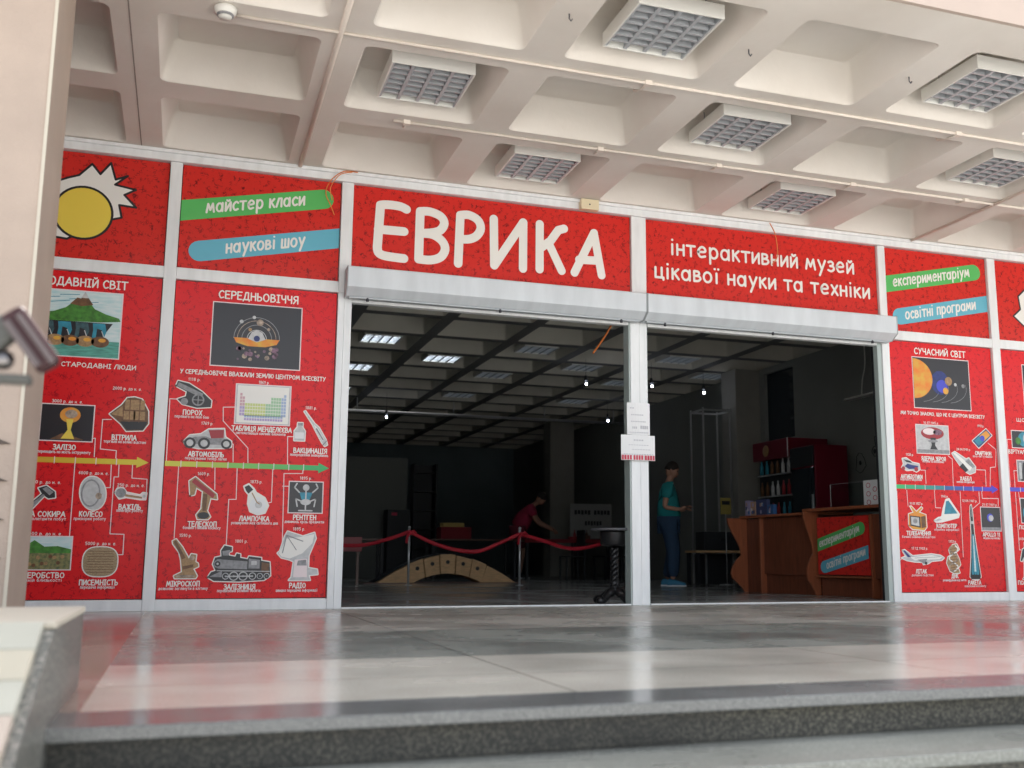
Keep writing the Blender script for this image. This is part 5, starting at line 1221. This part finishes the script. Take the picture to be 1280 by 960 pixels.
# ------------------------------------------------------------------ wooden arch bridge
ab = thing('wooden_arch', (2.93, 8.6, 0), 'arched bridge of pale wooden blocks with round holes behind the barrier', 'exhibit')
def topc(x): return .455 * max(0.0, 1 - (abs(x) / 1.17) ** 1.75)
cuts = [-1.16, -.62, -.385, -.13, .13, .385, .62, 1.16]
def lowc(x): return max(0.0, .155 - .155 * (abs(x) / .62) ** 2)
for k in range(7):
    a, c = cuts[k], cuts[k + 1]
    tl = .13 * a / .62 if k else 0; tr = .13 * c / .62 if k < 6 else 0
    top = [(a + tl * .35 * (1 if 0 < k else 0) + (c + tr * .35 * (1 if k < 6 else 0) - a - tl * .35 * (1 if 0 < k else 0)) * i / 4) for i in range(5)]
    g = .006
    up_ = [(x, topc(x) + (.012 if k in (1, 3, 5) else 0)) for x in top]
    if k in (0, 6):
        e = (-.60 if k == 0 else .60)
        poly = ([(-1.16, 0)] + up_[1:] + [(-.56, .02), (-.60, 0)]) if k == 0 else ([(.60, 0), (.56, .02)] + up_[:-1] + [(1.16, 0)])
    else:
        bl_ = (a - tl * .25 + g, lowc(a)); br_ = (c - tr * .25 - g, lowc(c))
        poly = [(up_[0][0] + g, up_[0][1])] + up_[1:4] + [(up_[4][0] - g, up_[4][1]), br_, ((bl_[0] + br_[0]) / 2, lowc((a + c) / 2)), bl_]
    yo = .004 * (k % 2)
    b = MB(); b.prism([(2.93 + x, z) for x, z in poly], .5, M_block, 'y', 8.4 + yo); o = b.build('block', ab, .006)
    if 0 < k < 6:
        cx_k = 2.93 + (a + c) / 2; czk = (topc((a + c) / 2) + lowc((a + c) / 2)) / 2 + .035
        b = MB(); b.tube([(cx_k, 8.4 + yo - .004, czk), (cx_k, 8.4 + yo + .01, czk)], .032, M_dark, 16); b.build('hole', o)
b = MB()
q = [-1.2 + 2.4 * i / 24 for i in range(25)]
b.grid([[(2.93 + x, 8.42, topc(x) + .014), (2.93 + x, 8.88, topc(x) + .014), (2.93 + x, 8.88, topc(x) + .026), (2.93 + x, 8.42, topc(x) + .026)] for x in q], M_dark); b.build('cover_mat', ab)
b = MB(); b.box(1.55, 4.25, 8.3, 9.0, .002, .012, M_tabletop); b.build('base_board', ab)

# ------------------------------------------------------------------ pedestal table at the door post
pt = thing('pedestal_table', (2.47, .25, 0), 'small dark pedestal table with twisted stem and claw feet by the door post', 'table')
b = MB(); b.lathe(2.47, .25, [(.195, .645), (.21, .65), (.21, .662), (.20, .668)], mat('table_top_slate', (.10, .10, .11), .35), 32); b.build('top', pt)
b = MB(); b.lathe(2.47, .25, [(.08, .51), (.115, .515), (.125, .53), (.125, .62), (.13, .644)], M_iron, 28); b.build('apron', pt)
b = MB()
for k in range(3):
    ph = 2 * PI * k / 3
    b.tube([(2.47 + .022 * math.cos(ph + i * .55), .25 + .022 * math.sin(ph + i * .55), .13 + .37 * i / 30) for i in range(31)], .021, M_iron, 8)
b.lathe(2.47, .25, [(.02, .09), (.05, .10), (.055, .13), (.03, .16), (.045, .19), (.025, .21)], M_iron, 20); b.build('stem', pt)
for k in range(4):
    a = .5 + PI / 2 * k; d = Vector((math.cos(a), math.sin(a), 0)); o = Vector((2.47, .25, 0))
    b = MB(); b.tube(_s3([o + d * .02 + Vector((0, 0, .12)), o + d * .09 + Vector((0, 0, .085)), o + d * .16 + Vector((0, 0, .04)), o + d * .20 + Vector((0, 0, .04))]), [.042] * 6 + [.034] * 7 + [.040] * 6, M_iron, 8)
    b.ball(o + d * .205 + Vector((0, 0, .034)), .036, M_iron, 10)
    b.build('claw_foot', pt)

# ------------------------------------------------------------------ back of the hall
def table(x0, x1, y0, y1, z, mt, label, cloth=None, legmt=M_dark):
    t = thing('table', ((x0 + x1) / 2, (y0 + y1) / 2, 0), label, 'table')
    b = MB(); b.box(x0, x1, y0, y1, z - .03, z, mt); b.build('tabletop', t, .004)
    for x in (x0 + .06, x1 - .06):
        for y in (y0 + .06, y1 - .06):
            b = MB(); b.box(x - .025, x + .025, y - .025, y + .025, 0, z - .031, legmt); b.build('leg', t)
    if cloth:
        b = MB(); b.box(x0 - .01, x1 + .01, y0 - .012, y1 + .012, z + .002, z + .012, cloth); b.box(x0 - .01, x1 + .01, y0 - .024, y0 - .013, z - .06, z + .012, cloth); b.build('cloth', t)
    return t
table(3.3, 5.05, 11.3, 12.0, .77, M_tabletop, 'long brown table behind the wooden arch')
table(5.15, 7.5, 11.2, 11.85, .77, M_tabletop, 'long table with a red cloth in front of the man in red', M_redcloth)
table(.95, 2.02, 9.0, 9.5, .72, M_tabletop, 'dark table behind the ribbon at the left jamb')
pb = thing('pink_box', (1.45, 8.2, 0), 'pinkish box on legs at the left jamb of the doorway', 'box')
b = MB(); b.box(.9, 1.44, 7.9, 8.3, .50, .72, mat('pink_panel', (.45, .14, .15), .6)); b.build('body', pb, .006)
for x in (.95, 1.39):
    b = MB(); b.box(x - .02, x + .02, 7.95, 7.99, 0, .499, M_tabletop); b.build('leg', pb)
cb = thing('dark_cabinet', (3.1, 13.5, 0), 'dark cabinet with a small red label at the back left', 'cabinet')
b = MB(); b.box(2.82, 3.30, 13.3, 13.75, 0, 1.4, M_dark); b.build('body', cb, .01)
b = MB(); b.box(2.9, 3.02, 13.29, 13.298, 1.28, 1.34, mat('bright_red_label', (.6, .02, .08), .5)); b.build('label_plate', cb)
bs = thing('bookshelf', (3.65, 13.7, 0), 'tall dark bookshelf beside the partition wall', 'bookshelf')
b = MB(); b.box(3.40, 3.43, 13.5, 13.9, 0, 2.4, M_dark); b.box(3.88, 3.91, 13.5, 13.9, 0, 2.4, M_dark); b.box(3.43, 3.88, 13.87, 13.9, 0, 2.4, M_dark); b.build('carcass', bs)
for k in range(6):
    b = MB(); b.box(3.431, 3.879, 13.52, 13.869, .2 + .4 * k, .22 + .4 * k, M_dark); b.build('shelf', bs)
rb = thing('red_crate', (3.9, 11.6, .77), 'dark red crate with a yellow tray on the brown table', 'crate')
b = MB(); b.box(3.52, 4.12, 11.4, 11.8, .772, 1.0, M_redcloth); b.build('body', rb, .006)
b = MB(); b.box(3.56, 3.98, 11.42, 11.7, 1.001, 1.08, mat('yellow_tray', (.42, .30, .08), .6)); b.build('tray', rb, .004)
wb = thing('white_notice_board', (7.6, 14.2, 0), 'pale notice board with two rows of dark lettering at the back', 'notice board')
b = MB(); b.box(6.98, 8.0 - .02, 13.6, 13.63, .85, 1.62, mat('dim_white_board', (.36, .36, .35), .7)); b.build('board', wb)
b = MB()
for (za, x0, n_, wd) in ((1.38, 7.08, 5, .06), (1.38, 7.55, 5, .06), (1.14, 7.33, 6, .05)):
    for k in range(n_):
        b.box(x0 + k * (wd + .02), x0 + k * (wd + .02) + wd, 13.594, 13.599, za + .01 * (k % 2), za + .10, M_dark)
b.build('lettering', wb)
for x in (7.05, 7.9):
    b = MB(); b.box(x - .02, x + .02, 13.64, 13.68, 0, 1.5, M_dark); b.build('leg', wb)
ch = thing('chair', (5.95, 10.7, 0), 'dark chair in front of the table with the red cloth', 'chair')
b = MB(); b.box(5.75, 6.15, 10.5, 10.9, .43, .46, M_dark); b.build('seat', ch, .01)
b = MB(); b.box(6.12, 6.15, 10.5, 10.9, .6, .95, M_dark); b.build('backrest', ch, .01)
for x in (5.77, 6.13):
    for y in (10.52, 10.88):
        b = MB(); b.box(x - .015, x + .015, y - .015, y + .015, 0, .43 if x < 6 else .95, M_dark); b.build('leg', ch)
for dx, dy, dz in ((.75, .05, 15), (1.25, -.1, -40)):
    o = copy_tree(ch); o.location = (5.95 + dx, 10.7 + dy, 0); o.rotation_euler.z = R(dz)
    o['label'] = 'dark chair second from the left by the red-clothed table' if dx < 1 else 'dark chair turned askew at the right end of the red-clothed table'
random.seed(21)
for k, (x, mtk, lab) in enumerate(((6.25, M_wine, 'small dark red block on the red-clothed table beside the leaning man'), (6.55, M_tabletop, 'small brown wooden gadget in the middle of the red-clothed table'), (6.95, M_redcloth, 'low red box on the red-clothed table before the notice board'), (7.3, M_dark, 'small black device at the right end of the red-clothed table'))):
    b = MB(); y = 11.45 + .1 * (k % 2)
    b.box(x - .09, x + .09, y - .06, y + .06, .783, .84 + .03 * (k % 2), mtk); b.lathe(x + .03, y, [(.03, .84 + .03 * (k % 2)), (.03, .90), (.012, .93), (.012, .98)], mtk, 10)
    tag(b.build('table_exhibit', bevel=.006), lab, 'exhibit', 'small exhibits on the red-clothed table')
# small lit spot lamps
for k, (x, y, z, lab) in enumerate(((2.45, 11.7, 3.12, 'tiny lit spot lamp deep in the left of the left doorway'), (4.865, 7.118, 3.2, 'tiny lit spot lamp under the hall ceiling, left of the door post'), (6.94, 11.25, 3.2, 'tiny lit spot lamp hanging left of the paper notices'), (5.964, 6.967, 3.2, 'tiny lit spot lamp close right of the paper notices'), (7.076, 7.272, 3.2, 'tiny lit spot lamp above the glass cabinet'))):
    t = thing('spot_lamp', (x, y, z), lab, 'spot lamp', 'small lit spot lamps in the hall')
    b = MB(); b.ball((x, y, z), .018, M_bulb, 10); b.build('bulb', t)
    b = MB(); b.tube([(x, y + .01, z + .05), (x, y + .03, z + .14)], [.028, .022], M_dark, 12); b.tube([(x, y + .02, z + .14), (x, y + .02, 3.62)], .0025, M_dark, 6); b.build('housing', t)

# ------------------------------------------------------------------ people
def skin_mesh(name, verts, edges, radii, mt, sub=1):
    me = bpy.data.meshes.new(name); me.from_pydata([tuple(v) for v in verts], edges, []); me.update()
    o = bpy.data.objects.new(name, me); C.objects.link(o)
    md = o.modifiers.new('skin', 'SKIN'); md.use_smooth_shade = True
    sv = me.skin_vertices[0].data
    for i, r in enumerate(radii):
        sv[i].radius = r if isinstance(r, tuple) else (r, r); sv[i].use_root = (i == 0)
    s = o.modifiers.new('sub', 'SUBSURF'); s.levels = sub; s.render_levels = sub
    dg = bpy.context.evaluated_depsgraph_get(); ev = o.evaluated_get(dg)
    m2 = bpy.data.meshes.new_from_object(ev); bpy.data.objects.remove(o); m2.name = name
    m2.materials.clear(); m2.materials.append(mt)
    for p_ in m2.polygons: p_.use_smooth = True; p_.material_index = 0
    return m2
def mesh_add(mb, me, mt, fn=None):
    k = len(mb.v); i0 = mb.idx(mt)
    mb.v += [tuple(v.co) for v in me.vertices]
    for p_ in me.polygons:
        mb.f.append(tuple(k + i for i in p_.vertices)); mb.mi.append(i0); mb.sm.append(True)
def person(loc, heading, label, J, shirt, trousers, shoe, sleeve=.5, leg_cover=1.0, sc=1.0):
    """J: joints in a frame where +x is the way the figure faces, +y its left, z up"""
    root = thing('person', loc, label, 'person'); root.rotation_euler = (0, 0, heading); root.scale = (sc, sc, sc)
    V = lambda k: Vector(J[k])
    vs, es, rs = [], [], []
    def add(p, r, par=None):
        vs.append(Vector(p)); rs.append(r)
        if par is not None: es.append((par, len(vs) - 1))
        return len(vs) - 1
    pel = add(V('pelvis'), .10); ab_ = add(V('waist'), .10, pel); chs = add(V('chest'), .12, ab_); nb = add(V('neckb'), .062, chs); nk = add(V('neck'), .052, nb); hd = add(V('head'), .06, nk)
    ends = {}
    for s in ('L', 'R'):
        sh = add(V('sh' + s), .055, chs); el = add(V('el' + s), .042, sh); wr = add(V('wr' + s), .028, el); pm = add(V('pm' + s), (.036, .02), wr)
        hp = add(V('hip' + s), .085, pel); kn = add(V('kn' + s), .058, hp); an = add(V('an' + s), .04, kn)
    body = skin_mesh('person_body', vs, es, rs, M_skin)
    mb = MB(); mesh_add(mb, body, M_skin); bpy.data.meshes.remove(body)
    H = V('head'); fd = (V('face') - H).normalized(); sd_ = Vector((0, 1, 0)); ud = fd.cross(sd_).normalized()
    ud = ud if ud.dot(H - V('neck')) > 0 else -ud
    def hp_(a, b, c): return H + fd * a + sd_ * b + ud * c
    rings = []
    for i in range(11):
        t_ = -PI / 2 + PI * i / 10; t_ = max(-1.5, min(1.5, t_))
        ring = []
        for j in range(16):
            a = 2 * PI * j / 16; x = math.cos(t_) * math.cos(a) * .098; y = math.cos(t_) * math.sin(a) * .076; z = math.sin(t_) * .125
            if z < -.03: x += .012; y *= 1 + (z + .03) * 3
            ring.append(hp_(x, y, z + .01))
        rings.append(ring)
    mb.grid(rings, M_skin)
    mb.grid([[hp_(.085, -.012, .015), hp_(.085, .012, .015), hp_(.085, .010, .0)], [hp_(.118, -.014, -.022), hp_(.118, .014, -.022), hp_(.095, .0, -.034)]], M_skin)
    for s in (-1, 1):
        mb.ball(hp_(-.005, s * .078, -.005), .03, M_skin, 8, sx=.7, sy=.4, sz=1)
        mb.ball(hp_(.086, s * .03, .018), .011, M_black, 8)
    mb.ball(hp_(.094, 0, -.058), .018, M_wine, 8, sx=.5, sy=1.2, sz=.35)
    for s in ('L', 'R'):
        pm, wr = V('pm' + s), V('wr' + s); d = (pm - wr).normalized(); side = d.cross(Vector((0, 0, 1)))
        side = side.normalized() if side.length > .1 else Vector((0, 1, 0)); dn = d.cross(side).normalized(); dn = dn if dn.z < 0 else -dn
        for q, (off, ln) in enumerate(((-.027, .062), (-.009, .075), (.010, .070), (.027, .054))):
            b0 = pm + d * .015 + side * off
            mb.tube([b0, b0 + d * ln * .5 + dn * .006, b0 + d * ln * .8 + dn * .024, b0 + d * ln * .9 + dn * .045], [.0105, .0095, .0085, .006], M_skin, 7)
        b0 = pm - d * .02 - side * .03
        mb.tube([b0, b0 - side * .022 + d * .02, b0 - side * .024 + d * .045 + dn * .012], [.012, .010, .007], M_skin, 7)
    body_o = mb.build('body', root, 0, True)
    mb = MB(); rings = []
    for i in range(7):
        t_ = -.15 + (PI / 2 + .13) * i / 6; ring = []
        for j in range(16):
            a = 2 * PI * j / 16; front = max(0, math.cos(a)); tt = t_ + .55 * front * (1 - i / 6)
            ring.append(hp_(math.cos(tt) * math.cos(a) * .106 - .008, math.cos(tt) * math.sin(a) * .083, math.sin(tt) * .135 + .014))
        rings.append(ring)
    mb.grid(rings, M_hair); mb.build('hair', root, 0, True)
    # clothes: the same skeleton, a little fatter, cut at the hems
    vs, es, rs = [], [], []
    a_ = add(V('pelvis') * 1.35 - V('waist') * .35, .20); b_ = add(V('waist'), .20, a_); c_ = add(V('chest'), .205, b_); d_ = add(V('neckb') - Vector((0, 0, .02)), .08, c_)
    for s in ('L', 'R'):
        sh = add(V('sh' + s), .095, c_); add(V('sh' + s).lerp(V('el' + s), sleeve), .088, sh)
    me = skin_mesh('shirt', vs, es, rs, shirt); mb = MB(); mesh_add(mb, me, shirt); mb.build('shirt', root, 0, True)
    vs, es, rs = [], [], []
    a_ = add(V('pelvis') + Vector((0, 0, .04)), .165)
    for s in ('L', 'R'):
        h_ = add(V('hip' + s), .135, a_); 
        if leg_cover < .6: add(V('hip' + s).lerp(V('kn' + s), .9), .09, h_)
        else:
            k_ = add(V('kn' + s), .11, h_); add(V('kn' + s).lerp(V('an' + s), .95), .09, k_)
    me = skin_mesh('trousers', vs, es, rs, trousers); mb = MB(); mesh_add(mb, me, trousers); mb.build('trousers', root, 0, True)
    for s in ('L', 'R'):
        an = V('an' + s); mb = MB()
        rings = []
        for x, w_, h_ in ((-.085, .03, .05), (-.06, .042, .085), (.0, .044, .09), (.07, .046, .065), (.14, .046, .045), (.185, .03, .028)):
            z0 = an.z - .085
            rings.append([Vector((an.x + x, an.y + w_ * math.cos(a), max(z0 + .018, z0 + .018 + h_ * max(0, math.sin(a))))) for a in [2 * PI * j / 12 for j in range(12)]])
        mb.grid(rings, shoe)
        mb.prism([(an.x + x, an.y + y) for x, y in ((-.09, -.03), (0, -.046), (.12, -.05), (.185, -.025), (.195, 0), (.185, .025), (.12, .05), (0, .046), (-.09, .03))], .02, M_sole, 'z', an.z - .085)
        mb.build('shoe', root, 0, True)
    return root
J1 = dict(pelvis=(0, 0, .95), waist=(.01, 0, 1.12), chest=(.0, 0, 1.34), neckb=(.015, 0, 1.50), neck=(.03, 0, 1.56), head=(.055, 0, 1.675), face=(.155, 0, 1.64),
          shL=(0, .19, 1.43), elL=(-.04, .24, 1.14), wrL=(.16, .17, 1.10), pmL=(.25, .12, 1.12), shR=(0, -.19, 1.43), elR=(-.05, -.24, 1.13), wrR=(.17, -.17, 1.10), pmR=(.26, -.13, 1.14),
          hipL=(0, .10, .90), knL=(.06, .11, .50), anL=(-.04, .11, .088), hipR=(0, -.10, .90), knR=(.07, -.11, .50), anR=(.05, -.12, .088))
person((5.66, 5.78, 0), R(-27), 'man in turquoise T-shirt and jeans standing side-on with forearms raised', J1, M_shirt, M_jeans, M_shoe, .62, 1.0, 1.02)
J2 = dict(pelvis=(-.10, 0, .95), waist=(-.02, 0, 1.10), chest=(.10, 0, 1.27), neckb=(.20, 0, 1.40), neck=(.25, 0, 1.44), head=(.33, 0, 1.52), face=(.40, 0, 1.44),
          shL=(.13, .19, 1.33), elL=(.30, .22, 1.08), wrL=(.52, .16, .97), pmL=(.60, .14, .93), shR=(.13, -.19, 1.33), elR=(.28, -.23, 1.06), wrR=(.50, -.17, .95), pmR=(.58, -.15, .91),
          hipL=(-.10, .10, .90), knL=(-.03, .11, .50), anL=(-.10, .12, .088), hipR=(-.10, -.10, .90), knR=(.0, -.11, .50), anR=(-.06, -.12, .088))
person((5.42, 12.15, 0), R(-22), 'man in a red T-shirt leaning over the table with the red cloth', J2, M_rshirt, M_shorts, M_dark, .6, .5, 1.06)
